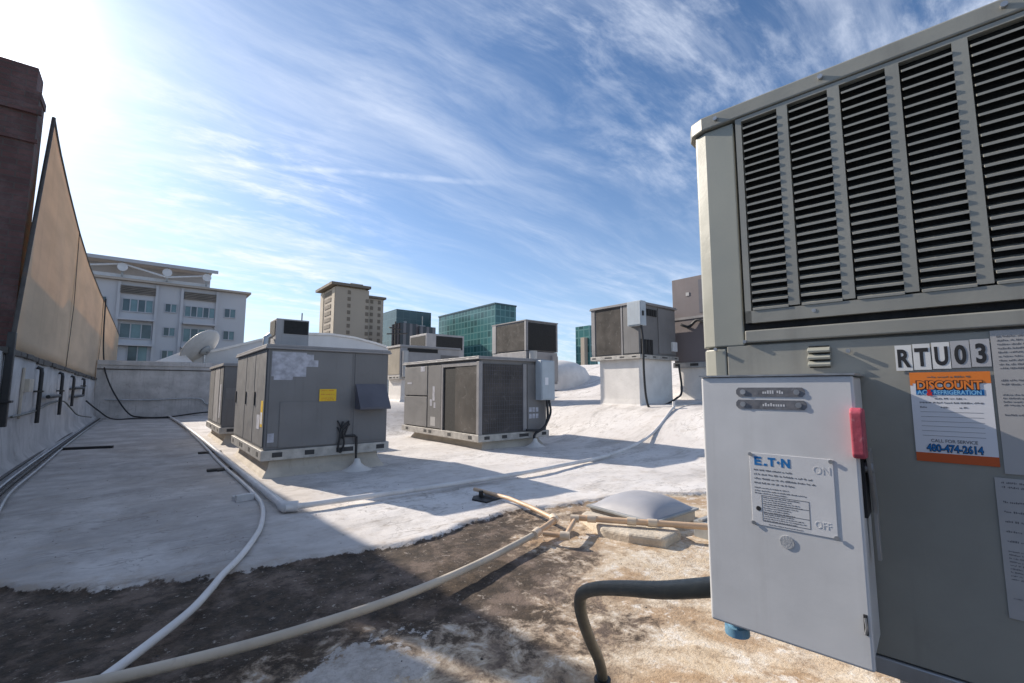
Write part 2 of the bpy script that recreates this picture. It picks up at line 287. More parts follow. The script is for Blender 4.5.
# ------------------------------------------------------------------ mesh helpers
class MB:
    def __init__(s): s.v = []; s.f = []; s.sm = []
    def add(s, vs, fs, smooth=False):
        k = len(s.v); s.v += [tuple(v) for v in vs]; s.f += [tuple(i+k for i in f) for f in fs]; s.sm += [smooth]*len(fs); return s
    def box(s, x0, x1, y0, y1, z0, z1):
        x0, x1 = sorted((x0, x1)); y0, y1 = sorted((y0, y1)); z0, z1 = sorted((z0, z1))
        return s.add([(x0,y0,z0),(x1,y0,z0),(x1,y1,z0),(x0,y1,z0),(x0,y0,z1),(x1,y0,z1),(x1,y1,z1),(x0,y1,z1)],
                     [(0,3,2,1),(4,5,6,7),(0,1,5,4),(1,2,6,5),(2,3,7,6),(3,0,4,7)])
    def face(s, side, a0, a1, z0, z1, d0, d1):
        """slab on a face: F = front (y=0, outwards -y), L = left (x=0, outwards -x)"""
        if side == 'F': return s.box(a0, a1, -d1, -d0, z0, z1)
        return s.box(-d1, -d0, a0, a1, z0, z1)
    def prism(s, poly, z0, z1, axis='z', smooth=False):
        n = len(poly)
        if axis == 'z': a = [(x, y, z0) for x, y in poly]; b = [(x, y, z1) for x, y in poly]
        elif axis == 'x': a = [(z0, x, y) for x, y in poly]; b = [(z1, x, y) for x, y in poly]
        else: a = [(x, z1, y) for x, y in poly]; b = [(x, z0, y) for x, y in poly]
        return s.add(a+b, [tuple(reversed(range(n))), tuple(range(n, 2*n))]+[(i, (i+1) % n, n+(i+1) % n, n+i) for i in range(n)])
    def tube(s, pts, r, seg=10, caps=True):
        pts = [Vector(p) for p in pts]; n = len(pts)
        rr = r if isinstance(r, (list, tuple)) else [r]*n
        t0 = (pts[1]-pts[0]).normalized(); up = Vector((0, 0, 1)) if abs(t0.z) < .9 else Vector((1, 0, 0))
        nx = t0.cross(up).normalized(); vs = []
        for i, p in enumerate(pts):
            tg = (pts[min(i+1, n-1)]-pts[max(i-1, 0)]).normalized()
            nx = (nx - tg*nx.dot(tg)).normalized(); ny = tg.cross(nx)
            for k in range(seg):
                a = 2*math.pi*k/seg; vs.append(p+(nx*math.cos(a)+ny*math.sin(a))*rr[i])
        fs = [(i*seg+k, i*seg+(k+1) % seg, (i+1)*seg+(k+1) % seg, (i+1)*seg+k) for i in range(n-1) for k in range(seg)]
        s.add(vs, fs, True)
        if caps:
            s.add([vs[k] for k in range(seg)], [tuple(reversed(range(seg)))]); s.add([vs[(n-1)*seg+k] for k in range(seg)], [tuple(range(seg))])
        return s
    def lathe(s, prof, cx=0, cy=0, seg=20, smooth=True):
        vs = [(cx+r*math.cos(2*math.pi*k/seg), cy+r*math.sin(2*math.pi*k/seg), z) for r, z in prof for k in range(seg)]
        fs = [(i*seg+k, i*seg+(k+1) % seg, (i+1)*seg+(k+1) % seg, (i+1)*seg+k) for i in range(len(prof)-1) for k in range(seg)]
        return s.add(vs, fs, smooth)
    def tf(s, mtx): s.v = [tuple(mtx @ Vector(v)) for v in s.v]; return s
    def build(s, name, m, parent=None, bevel=0., seg=2):
        me = bpy.data.meshes.new(name); me.from_pydata(s.v, [], s.f); me.validate()
        me.polygons.foreach_set('use_smooth', s.sm[:len(me.polygons)] if len(s.sm) >= len(me.polygons) else [False]*len(me.polygons))
        me.materials.append(M[m] if isinstance(m, str) else m); me.update()
        o = bpy.data.objects.new(name, me); C.objects.link(o)
        if parent: o.parent = parent
        if bevel:
            b = o.modifiers.new('bevel', 'BEVEL'); b.width = bevel; b.segments = seg; b.limit_method = 'ANGLE'; b.harden_normals = False
        return o
def tag(o, label=None, cat=None, group=None, kind=None):
    if label: o['label'] = label
    if cat: o['category'] = cat
    if group: o['group'] = group
    if kind: o['kind'] = kind
    return o
def empty(name, loc, label, cat, group=None, rz=0.):
    o = bpy.data.objects.new(name, None); C.objects.link(o); o.location = loc; o.rotation_euler = (0, 0, rz); o.empty_display_size = .3
    return tag(o, label, cat, group)
def struct(o): o['kind'] = 'structure'; return o
def smooth_path(pts, n=8):
    P = [Vector(p) for p in pts]; P = [P[0]*2-P[1]]+P+[P[-1]*2-P[-2]]; o = []
    for i in range(1, len(P)-2):
        a, b, c, d = P[i-1:i+3]
        for k in range(n):
            t = k/n; o.append(.5*((2*b)+(c-a)*t+(2*a-5*b+4*c-d)*t*t+(3*b-a-3*c+d)*t**3))
    o.append(P[-2]); return o
_tc = {}
def text_mb(mb, s, size, x, z, d, side='F', align='LEFT', bold=0., sx=1.):
    """adds lettering lying on a face plane to the builder (extruded a hair)"""
    key = (s, bold)
    if key not in _tc:
        cu = bpy.data.curves.new('t', 'FONT'); cu.body = s; cu.size = 1; cu.extrude = 0.004; cu.offset = bold; cu.resolution_u = 4
        ob = bpy.data.objects.new('t', cu); me = bpy.data.meshes.new_from_object(ob)
        _tc[key] = ([tuple(v.co) for v in me.vertices], [tuple(p.vertices) for p in me.polygons])
        bpy.data.objects.remove(ob); bpy.data.curves.remove(cu); bpy.data.meshes.remove(me)
    vs, fs = _tc[key]
    if not vs: return mb
    w_ = max(v[0] for v in vs); off = {'LEFT': 0, 'CENTER': -w_/2, 'RIGHT': -w_}[align]
    o = []
    for a, b, c in vs:
        a = (a+off)*size*sx; b *= size; c = c*.08
        o.append((x+a, -d-c, z+b) if side == 'F' else (-d-c, x-a, z+b))
    return mb.add(o, fs)
def dashes(mb, x0, x1, z, h, d, rnd, side='F', fill=.8):
    """a row of small unreadable print"""
    x = x0
    while x < x1:
        for q in range(rnd.randint(2, 9)):
            w_ = h*rnd.uniform(.32, .5)
            if x+w_ > x1: break
            z0 = z+(h*.0 if rnd.random() < .7 else h*.18); z1 = z+h*rnd.choice((.5, .5, .72, .78))
            mb.face(side, x, x+w_*.75, z0, z1, d, d+.0002)
            x += w_*1.15
        x += h*.5
    return mb

# ------------------------------------------------------------------ roof as one height field
def vnoise(x, y, seed=0):
    xi = np.floor(x).astype(np.int64); yi = np.floor(y).astype(np.int64); fx = x-xi; fy = y-yi
    fx = fx*fx*(3-2*fx); fy = fy*fy*(3-2*fy)
    def h(a, b):
        v = (a*374761393+b*668265263+seed*974634777) & 0xffffffff
        v = ((v ^ (v >> 13))*1274126177) & 0xffffffff
        return ((v ^ (v >> 16)) & 0xffff)/65535.
    return (h(xi, yi)*(1-fx)+h(xi+1, yi)*fx)*(1-fy)+(h(xi, yi+1)*(1-fx)+h(xi+1, yi+1)*fx)*fy
def fbm(x, y, sc, oct=4, seed=0):
    a = 0; t = 0; k = 1.
    for i in range(oct): a = a+vnoise(x*sc*2**i+i*17.3, y*sc*2**i-i*9.1, seed+i)*k; t += k; k *= .55
    return a/t
def sst(x, a, b): t = np.clip((x-a)/(b-a), 0, 1); return t*t*(3-2*t)
def hill(x, y):
    h1 = sst(x, 8.9, 12.5)*1.0*sst(y, 2., 4.) + sst(x, 13, 24)*2.1*sst(y, 2., 6.)
    h2 = sst(y, 13.2, 17)*.95*sst(x, 4.2, 6.)
    return np.maximum(h1, h2)
LIPX = [-2.5, -.77, -.17, .44, 1.14, 1.74, 2.1, 2.5, 2.98, 3.5, 4.0, 4.8, 5.6, 6.3, 7.5, 9, 12, 40]
LIPY = [5.6, 5.28, 4.72, 4.50, 4.30, 4.18, 4.10, 4.25, 4.40, 4.42, 4.35, 4.15, 3.9, 3.55, 3.3, 3.2, 3.0, 2]
def lip(x): return np.interp(x, LIPX, LIPY)
def roof_z(x, y):
    x = np.asarray(x, float); y = np.asarray(y, float)
    z = hill(x, y)+(fbm(x, y, .6, 3, 5)-.5)*.05
    e = y-lip(x)+(fbm(x, y, 1.9, 4, 9)-.5)*.42
    z = z+.03*sst(e, -.05, .06)+.012*np.exp(-(np.maximum(e-.05, 0)/.25))*sst(e, -.04, .06)
    z = z+(fbm(x, y, 6, 3, 11)-.5)*.012
    return z-.03
def rz(x, y): return float(roof_z(np.array([x]), np.array([y]))[0])
def axis(segs):
    o = []
    for a, b, st in segs: o += list(np.arange(a, b-1e-6, st))
    return np.array(o+[segs[-1][1]])
xs = axis([(-9, -2, .5), (-2, 6.5, .03), (6.5, 14, .1), (14, 40, .4)])
ys = axis([(-10, .8, .6), (.8, 6.4, .03), (6.4, 14, .1), (14, 30, .4)])
X, Y = np.meshgrid(xs, ys, indexing='ij'); Z = roof_z(X, Y)
nx, ny = X.shape
me = bpy.data.meshes.new('roof'); vs = np.stack([X, Y, Z], -1).reshape(-1, 3)
idx = np.arange(nx*ny).reshape(nx, ny)
q = np.stack([idx[:-1, :-1], idx[1:, :-1], idx[1:, 1:], idx[:-1, 1:]], -1).reshape(-1, 4)
me.vertices.add(len(vs)); me.vertices.foreach_set('co', vs.ravel().astype(np.float32))
me.loops.add(q.size); me.loops.foreach_set('vertex_index', q.ravel().astype(np.int32))
me.polygons.add(len(q)); me.polygons.foreach_set('loop_start', np.arange(0, q.size, 4, dtype=np.int32)); me.polygons.foreach_set('loop_total', np.full(len(q), 4, np.int32))
me.polygons.foreach_set('use_smooth', np.ones(len(q), bool))
me.update(calc_edges=True); me.validate()
E_ = Y-lip(X)+(fbm(X, Y, 1.9, 4, 9)-.5)*.42
worn = np.clip(E_, -3, 3)
dist = -E_
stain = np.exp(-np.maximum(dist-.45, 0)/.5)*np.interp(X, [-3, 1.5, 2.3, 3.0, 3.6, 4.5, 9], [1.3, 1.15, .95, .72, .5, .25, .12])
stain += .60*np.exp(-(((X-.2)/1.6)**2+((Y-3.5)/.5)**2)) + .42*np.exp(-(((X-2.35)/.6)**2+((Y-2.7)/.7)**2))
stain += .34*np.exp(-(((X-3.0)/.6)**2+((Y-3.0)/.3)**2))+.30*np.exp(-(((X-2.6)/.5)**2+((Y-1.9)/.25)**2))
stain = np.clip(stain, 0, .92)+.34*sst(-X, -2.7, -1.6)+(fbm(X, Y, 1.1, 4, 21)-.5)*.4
patch = .60*np.exp(-(((X-1.15)/.55)**2+((Y-2.55)/.38)**2))+.46*np.exp(-(((X-.55)/.5)**2+((Y-2.5)/.3)**2))+.25*np.exp(-(((X-2.9)/.9)**2+((Y-2.0)/.8)**2))
near = np.exp(-np.maximum(E_, 0)/.16)*.35*(fbm(X, Y, 3, 3, 31))
patch = np.where(E_ > 0, 0*near+np.exp(-(((X-1.75)/.3)**2))*.30*(Y > 6)*(Y < 16), patch)
colr = np.stack([worn, stain, np.clip(patch, 0, 1), np.ones_like(worn)], -1).reshape(-1).astype(np.float32)
at = me.color_attributes.new('coat', 'FLOAT_COLOR', 'POINT'); at.data.foreach_set('color', colr)
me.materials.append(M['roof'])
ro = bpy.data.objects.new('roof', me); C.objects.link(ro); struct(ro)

g = MB(); g.box(-4000, 4000, -4000, 4000, -12.2, -12); struct(g.build('city_ground', 'city'))
g = MB(); g.box(-9, 40, -10, 30, -11.99, -.4); b_ = g.build('lower_storeys', 'tan_wall'); struct(b_)

# ------------------------------------------------------------------ left side: parapet, brick building, fabric screen
lw = MB()
yy = np.arange(-8, 29.6, .5); prof = []
wf = []
for i, y in enumerate(yy):
    y = float(y); top = 2.13-.012*max(0, y-11.5)+.02*math.sin(y*2.1)
    w0 = .05*math.sin(y*.9)
    wf.append([(-1.62+w0*.3, y, -.1), (-1.72+w0*.3, y, .06), (-1.84, y, .22), (-1.89+.012*math.sin(y*3.3), y, .8), (-1.90+.012*math.sin(y*2.3), y, 1.4), (-1.90, y, top), (-2.25, y, top), (-2.25, y, -.1)])
vv = [p for r in wf for p in r]; n8 = 8
lw.add(vv, [(i*n8+k, i*n8+(k+1), (i+1)*n8+k+1, (i+1)*n8+k) for i in range(len(wf)-1) for k in range(7)], True)
lw.add([p for p in wf[0]], [tuple(range(8))]); lw.add([p for p in wf[-1]], [tuple(reversed(range(8)))])
pw = empty('parapet_wall', (0, 0, 0), 'rough white coated parapet wall running below the tan fabric screen', 'wall')
o = lw.build('wall', 'white_wall', pw)
cp = MB()
y = 11.2
while y < 29.4:
    l = random.uniform(.5, .9); cp.box(-2.0, -1.84-random.uniform(0, .03), y, y+l-.02, 2.10-.012*(y-11.5)-random.uniform(0, .04), 2.19-.012*(y-11.5)); y += l
cp.build('coping', 'steel_dk', pw, .01)

bt = empty('brick_building', (-2.06, 12.75, 0), 'dark maroon brick building rising at the left edge behind the parapet', 'building')
b = MB(); b.box(-7.0, 0, 0, .55, -12, 7.35); b.box(-7.0, -.9, .55, 8, -12, 5.6)
b.build('brick_wall', 'brick', bt)
b = MB(); 
for z0, z1, xr in ((7.35, 7.5, .02), (7.5, 8.0, -.06)): b.box(-7.0, xr, -.002, .56, z0, z1)
b.build('brick_cap', 'brick', bt)
b = MB(); b.box(-7.1, .06, -.07, .0, 7.0, 7.17); b.box(-7.1, .04, -.05, -.001, 6.4, 6.48); b.build('brick_band', 'brick', bt)
nb = MB(); nb.box(-16, -2.75, 20.7, 52, -12, 5.6)  # unseen block, added to shade the lower part of the fabric screen
tag(nb.build('screen_shade_block', 'tan_wall'), 'unseen plain block added close behind the tan fabric screen to shade it', 'building')

fs_ = empty('fabric_screen', (-1.95, 13.2, 2.0), 'tall tan fabric screen strung along the left parapet, peaked at its near end', 'screen')
def screen_panel(y0, y1, topf, zb, name, slant=0.):
    n = 60; mrows = 16; vs = []; 
    for i in range(n+1):
        y = y0+(y1-y0)*i/n; zt = topf(y)
        for j in range(mrows+1):
            f = j/mrows; z = zb(y)+(zt-zb(y))*f
            ys_ = y-(0 if i else 0)-max(0, 1-(y-y0)/3.)*(1-f)*slant
            x = .05*math.sin((y-y0)/(y1-y0)*math.pi)*math.sin(f*math.pi)+.012*math.sin(y*3+z)*math.sin(f*math.pi)
            vs.append((x, ys_-13.2, z-2.0))
    k = mrows+1
    m = MB().add(vs, [(i*k+j, (i+1)*k+j, (i+1)*k+j+1, i*k+j+1) for i in range(n) for j in range(mrows)], True)
    o = m.build(name, 'fabric', fs_); sd_ = o.modifiers.new('solid', 'SOLIDIFY'); sd_.thickness = .006
    return o
TY = [13.0, 14.5, 16.5, 19.3, 23, 28, 34, 42, 50]; TZ = [7.55, 7.1, 6.75, 6.38, 6.08, 5.95, 5.92, 5.85, 5.7]
topf = lambda y: float(np.interp(y, TY, TZ))
zb = lambda y: 2.19-.012*(y-11.5)
screen_panel(13.6, 19.3, topf, zb, 'fabric_panel', 1.55); screen_panel(19.32, 30.4, topf, zb, 'fabric_panel'); screen_panel(30.42, 48, topf, zb, 'fabric_panel')
e = MB(); e.tube([(0, y-13.2, topf(y)-2.0+.01) for y in np.linspace(13.6, 48, 60)], .03, 6); e.build('top_cable', 'steel_dk', fs_)
e = MB(); e.tube([(0, -1.17, .1), (0, .38, 5.40)], .035, 8); e.build('edge_pole', 'steel_dk', fs_)
for y in (19.31, 30.41):
    e = MB(); e.tube([(.01, y-13.2, .0), (.05, y-13.2, 2), (.01, y-13.2, topf(y)-2)], .010, 6); e.build('seam_strap', 'steel_dk', fs_)

# black steel on the parapet
c_ = MB(); c_.box(-1.88, -1.78, 11.25, 11.36, .85, 2.45)
c_.box(-1.88, -1.74, 11.2, 11.4, 1.25, 1.29)
tag(c_.build('steel_column', 'black', None, .01), 'black steel post against the parapet at the far left edge', 'post')
BR = [(14.25, .74, 1.95, 'nearest black pipe running down the parapet, beside the pale junction box'),
      (17.5, .77, 1.92, 'second black pipe down the parapet, with the stub arm beside it'),
      (20.1, .92, 1.88, 'third black pipe down the parapet, forming the left side of a frame'),
      (23.3, 1.2, 1.85, 'farthest black pipe down the parapet, right side of the frame')]
for i, (y, z0, z1, lb) in enumerate(BR):
    t_ = empty('wall_pipe', (-1.86, y, z0), lb, 'pipe', 'black pipes down the parapet')
    m = MB(); m.tube([(-.02, 0, z1-z0), (.05, 0, z1-z0-.03), (.06, 0, z1-z0-.12), (.06, 0, 0)], .038, 8); m.build('pipe', 'black', t_)
    m = MB(); m.box(-.03, .12, -.07, .07, (z1-z0)*.55, (z1-z0)*.55+.04); m.build('bracket', 'steel_dk', t_)
for y0, y1, z, lb in ((15.4, 17.2, 1.29, 'short black pipe stub level along the parapet between two down pipes'),
                  (20.2, 23.2, 1.22, 'lower level black pipe between the third and fourth down pipes'), (20.2, 23.2, 1.5, 'upper level black pipe between the third and fourth down pipes')):
    m = MB(); m.tube([(-1.80, y0, z), (-1.80, y1, z)], .045, 8); tag(m.build('level_pipe', 'black'), lb, 'pipe')
m = MB(); m.box(-1.9, -1.79, 13.0, 13.4, 1.42, 1.68); m.box(-1.9, -1.86, 12.9, 12.95, .9, 1.9)
tag(m.build('junction_box', 'curb', None, .01), 'pale junction box on the white parapet left of the first black pipe', 'box')
m = MB(); m.tube(smooth_path([(-1.84, 12, .98), (-1.83, 14, 1.0), (-1.83, 16, 1.12), (-1.83, 18.4, 1.12), (-1.75, 19.3, .9), (-1.7, 21, .6), (-1.6, 24.5, .35)]), .022, 6)
tag(m.build('wall_cable', 'rubber'), 'thin grey cable sagging along the white parapet', 'cable')
def wall_conduit(dx, r, mt, lb, z=.06, a=5.0):
    pts = [(-1.28+dx, a), (-1.32+dx, 7.2), (-1.47+dx*.9, 9.2), (-1.55+dx*.9, 12), (-1.6+dx*.8, 18), (-1.62+dx*.8, 29.2)]
    m = MB(); m.tube(smooth_path([(x, y, rz(x, y)+z+.012*math.sin(y*1.3+dx*9)) for x, y in pts], 10), r, 8)
    tag(m.build('ground_conduit', mt), lb, 'conduit', 'conduits lying along the foot of the parapet')
wall_conduit(.14, .020, 'galv', 'pale thin conduit farthest from the parapet, lying along its foot')
wall_conduit(.03, .026, 'steel_dk', 'dark conduit lying along the parapet foot between two paler ones')
wall_conduit(-.06, .022, 'galv', 'grey conduit lying second from the parapet foot')
wall_conduit(-.19, .024, 'steel_dk', 'dark conduit lying closest to the parapet foot')

# ------------------------------------------------------------------ back parapet, vault, dish, cables
bp = empty('back_parapet', (-1.9, 29.6, 0), 'weathered white parapet across the far end of the roof', 'wall')
m = MB(); m.box(-.0, 13, 0, .35, -.3, 2.62); m.build('wall', 'white_wall', bp)
m = MB(); m.box(-.0, 13.02, -.06, .42, 2.62, 2.86); m.build('coping', 'white_wall', bp, .02)
m = MB(); m.box(-.0, 13, -.03, -.001, 2.40, 2.45); m.build('flashing_strip', 'steel_dk', bp)
m = MB(); m.tube(smooth_path([(-1.5, 29.45, .95), (0, 29.5, .9), (2.2, 29.5, .95), (2.7, 29.5, .62), (4.5, 29.5, .42), (7, 29.5, .4)], 6), .035, 6)
tag(m.build('wall_conduit', 'galv'), 'grey conduit running across the back parapet with a step down', 'conduit')
m = MB(); m.tube(smooth_path([(-1.86, 30.4, 6.0), (-1.80, 30.1, 4.2), (-1.7, 29.9, 2.95), (-1.55, 29.45, 2.2), (-1.2, 29.3, 1.3), (-.6, 29.1, .3), (-.1, 28.8, .08), (1.0, 28.6, .06), (2.6, 28.4, .25), (4, 28.9, .12)], 8), .035, 6)
tag(m.build('hanging_cable', 'black'), 'black cable hanging from the screen down over the back parapet', 'cable')
m = MB(); m.tube(smooth_path([(-1.75, 24, 1.0), (-1.5, 25.5, .6), (-1.1, 28, .08), (-.2, 28.2, .06), (1.1, 27.6, .06)], 8), .03, 6)
tag(m.build('loose_cable', 'black'), 'thin black cable drooping from parapet to roof near the back corner', 'cable')

vt = empty('vaulted_roof', (8, 31, 0), 'white building with a low curved roof seen above the large grey unit', 'building')
prof = [(2.0, 3.3), (3.5, 3.75), (5.2, 4.35), (6.5, 4.7), (8, 4.95), (9.4, 5.02), (11, 4.9), (12.5, 4.62), (13.6, 4.34)]
poly = [(x-8, z) for x, z in prof]+[(5.6, -1), (-6, -1)]
m = MB(); m.prism([(x, z) for x, z in reversed(poly)], 0, 14, 'y'); m.build('wall', 'vault', vt)
pts = prof; m = MB()
for (xa, za), (xb, zb_) in zip(pts[:-1], pts[1:]):
    m.add([(xa-8, -.12, za), (xb-8, -.12, zb_), (xb-8, 14, zb_), (xa-8, 14, za), (xa-8, -.12, za+.14), (xb-8, -.12, zb_+.14), (xb-8, 14, zb_+.14), (xa-8, 14, za+.14)],
          [(0,3,2,1),(4,5,6,7),(0,1,5,4),(1,2,6,5),(2,3,7,6),(3,0,4,7)])
m.build('roof_edge', 'foam', vt)

sdh = empty('satellite_dish', (2.45, 30.6, 2.6), 'large white satellite dish on a mast behind the back parapet', 'satellite dish')
m = MB(); m.tube([(0, 0, -.3), (0, 0, .75)], .06, 10); m.build('mast', 'galv', sdh)
m = MB(); prof2 = [(1.2*i/12, .33*(i/12)**2) for i in range(13)]
m.lathe([(max(r, .001), z) for r, z in prof2], seg=36)
mt = Matrix.Translation((0, -.05, 1.0)) @ Matrix.Rotation(R(-20), 4, 'Z') @ Matrix.Rotation(R(-52), 4, 'Y') @ Matrix.Rotation(R(-15), 4, 'X')
m.tf(mt); o = m.build('reflector', 'dish', sdh); sl = o.modifiers.new('solid', 'SOLIDIFY'); sl.thickness = .03
m = MB(); m.lathe([(.05, -.16), (.30, -.12), (.34, -.03), (.20, .01)], seg=20); m.tf(mt); m.build('mount_ring', 'slat_grey', sdh)
m = MB(); m.tube([(.95, 0, .27), (.35, 0, .95)], .025, 6); m.tube([(-.5, .82, .27), (.3, 0, .95)], .02, 6); m.tube([(-.5, -.82, .27), (.3, 0, .95)], .02, 6); m.tube([(.25, 0, .92), (.4, 0, 1.0)], .08, 8); m.tf(mt); m.build('feed_arm', 'galv', sdh)
m = MB()
m.add([(-1.4, -.4, .02), (.2, -.5, .02), (.1, 1.2, .02), (-1.2, 1.2, .02), (-.3, .2, .62)], [(0, 1, 4), (1, 2, 4), (2, 3, 4), (3, 0, 4), (3, 2, 1, 0)])
m.v = [(x+1.7, y+30.3, z+2.86) for x, y, z in m.v]
tag(m.build('roof_hump', 'foam'), 'small white foam hump on the wall top beside the satellite dish', 'roof hump')

# ------------------------------------------------------------------ apartment building
ap = empty('apartment_building', (0, 60, -12), 'white four storey apartment block with a steel pergola on its roof, beyond the dish', 'apartment building')
D = 12
m = MB(); m.box(-16, 8.5, 0, 18, 0, 12.4+D); m.build('wall', 'stucco', ap)
m = MB(); m.box(-16.2, 8.9, -.5, 18.2, 12.41+D, 12.62+D); m.build('roof_slab', 'tan_wall', ap)
def win(x0, x1, z0, z1, cols, name='window', inner='pane', dep=.12):
    f = MB(); fr = .09
    f.box(x0, x1, -dep, -.002, z0+D, z0+fr+D); f.box(x0, x1, -dep, -.002, z1-fr+D, z1+D)
    for k in range(cols+1):
        cx = x0+(x1-x0)*k/cols; f.box(max(x0, cx-.045), min(x1, cx+.045), -dep, -.003, z0+fr+D, z1-fr+D)
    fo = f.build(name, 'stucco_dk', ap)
    for k in range(cols):
        a = x0+(x1-x0)*k/cols+.045; b = x0+(x1-x0)*(k+1)/cols-.045
        g = MB(); g.box(a, b, -.05, -.004, z0+fr+D, z1-fr+D); g.build('pane', 'pane' if (k+int(x0*3)) % 2 else 'pane_teal', fo)
win(-2.4, .05, 9.25, 10.65, 4); win(-2.45, .1, 6.5, 8.1, 3); win(-6.2, -3.6, 9.25, 10.65, 4)
win(2.75, 5.5, 9.2, 10.45, 5); win(2.75, 5.4, 6.4, 8.0, 4)
for z in (9.5, 6.95, 4.5): win(1.05, 2.05, z, z+1.0, 2); win(6.4, 7.5, z-.05, z+1.05, 2)
win(-1.7, -.1, 3.9, 6.0, 2, 'balcony_door'); win(2.8, 5.2, 3.9, 5.4, 4)
for x0, x1 in ((-2.65, .2), (2.65, 5.55)):
    m = MB(); [m.box(x0, x1, -.25, -.003, 11.15+D+k*.17, 11.26+D+k*.17) for k in range(5)]; m.build('slatted_awning', 'slat_wood', ap)
    for zf in (8.35, 5.75):
        m = MB(); m.box(x0, x1, -.9, -.004, zf+D, zf+.18+D); m.build('balcony_slab', 'stucco', ap)
for x in (-2.72, .3, 2.45, 5.65): m = MB(); m.box(x-.12, x+.12, -.2, -.005, D, 12.3+D); m.build('pier', 'stucco', ap)
m = MB(); m.box(-16, 5.0, -.8, 3.5, 14.3+D, 14.5+D); m.box(-16, 5.5, -.9, -.8, 14.2+D, 14.55+D)
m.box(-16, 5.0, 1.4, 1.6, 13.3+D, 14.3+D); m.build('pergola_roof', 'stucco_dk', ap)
m = MB(); m.box(-16, 4.9, .2, .5, 12.76+D, 13.1+D); m.build('pergola_beam', 'pale_metal', ap)
for x in (-6.2, -2.6, 1.0, 4.5):
    m = MB(); m.box(x-.09, x+.09, -.5, -.3, 12.76+D, 14.3+D); m.build('pergola_post', 'slat_grey', ap)
    m = MB(); m.tube([(x, -.62, 13.7+D), (x, -.52, 13.7+D)], .42, 20); m.build('round_plate', 'pale_metal', ap)
for xa, xb, za, zb2 in ((-6.2, -2.6, 13.3, 14.05), (-2.6, 1.0, 14.05, 13.2), (1.0, 4.5, 13.2, 13.9)):
    m = MB(); m.tube([(xa, -.45, za+D), (xb, -.45, zb2+D)], .11, 8); m.build('brace', 'pale_metal', ap)

# ------------------------------------------------------------------ far towers
def tower(name, x0, x1, y0, y1, z1, m_, lb, parts=None):
    t_ = empty(name, (x0, y0, -12), lb, 'tower')
    m = MB(); m.box(0, x1-x0, 0, y1-y0, 0, z1+12); m.build('facade', m_, t_); return t_
t_ = empty('apartment_tower', (63.9, 205.6, -12), 'tall beige concrete tower with rows of small windows and a flat roof slab', 'tower')
m = MB(); m.box(0, 15.5, 0, 22, 0, 59.3); m.box(15.5, 24, 3, 20, 0, 56.5); m.build('wall', 'beige', t_)
m = MB(); m.box(-2.2, 16, -1.2, 24, 60.0, 61.2); m.box(16.0, 25, 2, 21, 56.6, 57.6); m.build('roof_slab', 'beige_dk', t_)
m = MB(); m.box(1, 14, 1, 20, 59.31, 59.99); m.box(8, 14, 4, 12, 61.2, 62.8); m.build('penthouse', 'beige_lt', t_)
m = MB(); m.box(-.25, -.01, .5, 4, 0, 59.2); m.box(-.25, -.01, 17, 22, 0, 59.2); m.build('side_pier', 'beige_lt', t_)
wm = None
def wcopy(par, mesh, x, y, z, nm='window'):
    o = bpy.data.objects.new(nm, mesh); C.objects.link(o); o.parent = par; o.location = (x, y, z); return o
a = MB(); a.box(0, 1.4, -.15, -.01, 0, 1.7); wm1 = a.build('window', 'beige_dk', t_); wm1.location = (17.4, 3, 54); 
b = MB(); b.box(-.2, -.01, 0, 9, 0, 1.7); wm2 = b.build('balcony_recess', 'beige_dk', t_); wm2.location = (0, 6, 56.5)
for k in range(12):
    for x in (17.4, 21.2):
        if not (k == 0 and x == 17.4): wcopy(t_, wm1.data, x, 3, 54-3.1*k)
    wcopy(t_, wm1.data, 5.5, 0, 56.5-3.1*k); 
    if k: wcopy(t_, wm2.data, 0, 6, 56.5-3.1*k, 'balcony_recess')
    if k: wcopy(t_, wm1.data, 14.0, 0, 56.5-3.1*k)

tower('glass_tower', 105.4, 127, 232, 252, 45.2, 'blue_glass', 'dark blue green glass tower right behind the beige tower')
td = empty('office_tower', (88, 186, -12), 'low dark tower with vertical grey stripes in front of the blue glass tower', 'tower')
m = MB(); m.box(-1.5, 7, 0, 9, 0, 42.6); m.box(7, 15.5, -1.5, 9, 0, 41.6); m.build('facade', 'dark_glass', td)
m = MB(); m.box(2, 3, 3, 4, 42.6, 44); m.box(9, 12, 2, 5, 41.6, 42.6); m.tube([(11, 3, 42), (11, 3, 47)], .2, 6); m.build('roof_plant', 'slat_grey', td)
tg = empty('glass_tower', (138, 184.3, -12), 'broad green glass office tower with a gridded curtain wall', 'tower')
m = MB(); m.box(0, 14, 0, 58, 0, 56.8); m.build('facade', 'green_glass', tg)
m = MB(); m.box(-.3, 14.3, -.3, 58.3, 56.81, 57.6); m.build('parapet_band', 'blue_glass', tg)
tower('small_tower', 150.6, 153, 134.8, 137, 24.0, 'beige', 'narrow beige tower on the skyline left of the raised unit')
tower('small_tower', 152.8, 158, 133.5, 142, 29.5, 'green_glass', 'narrow dark greenish tower touching the left of the raised unit')

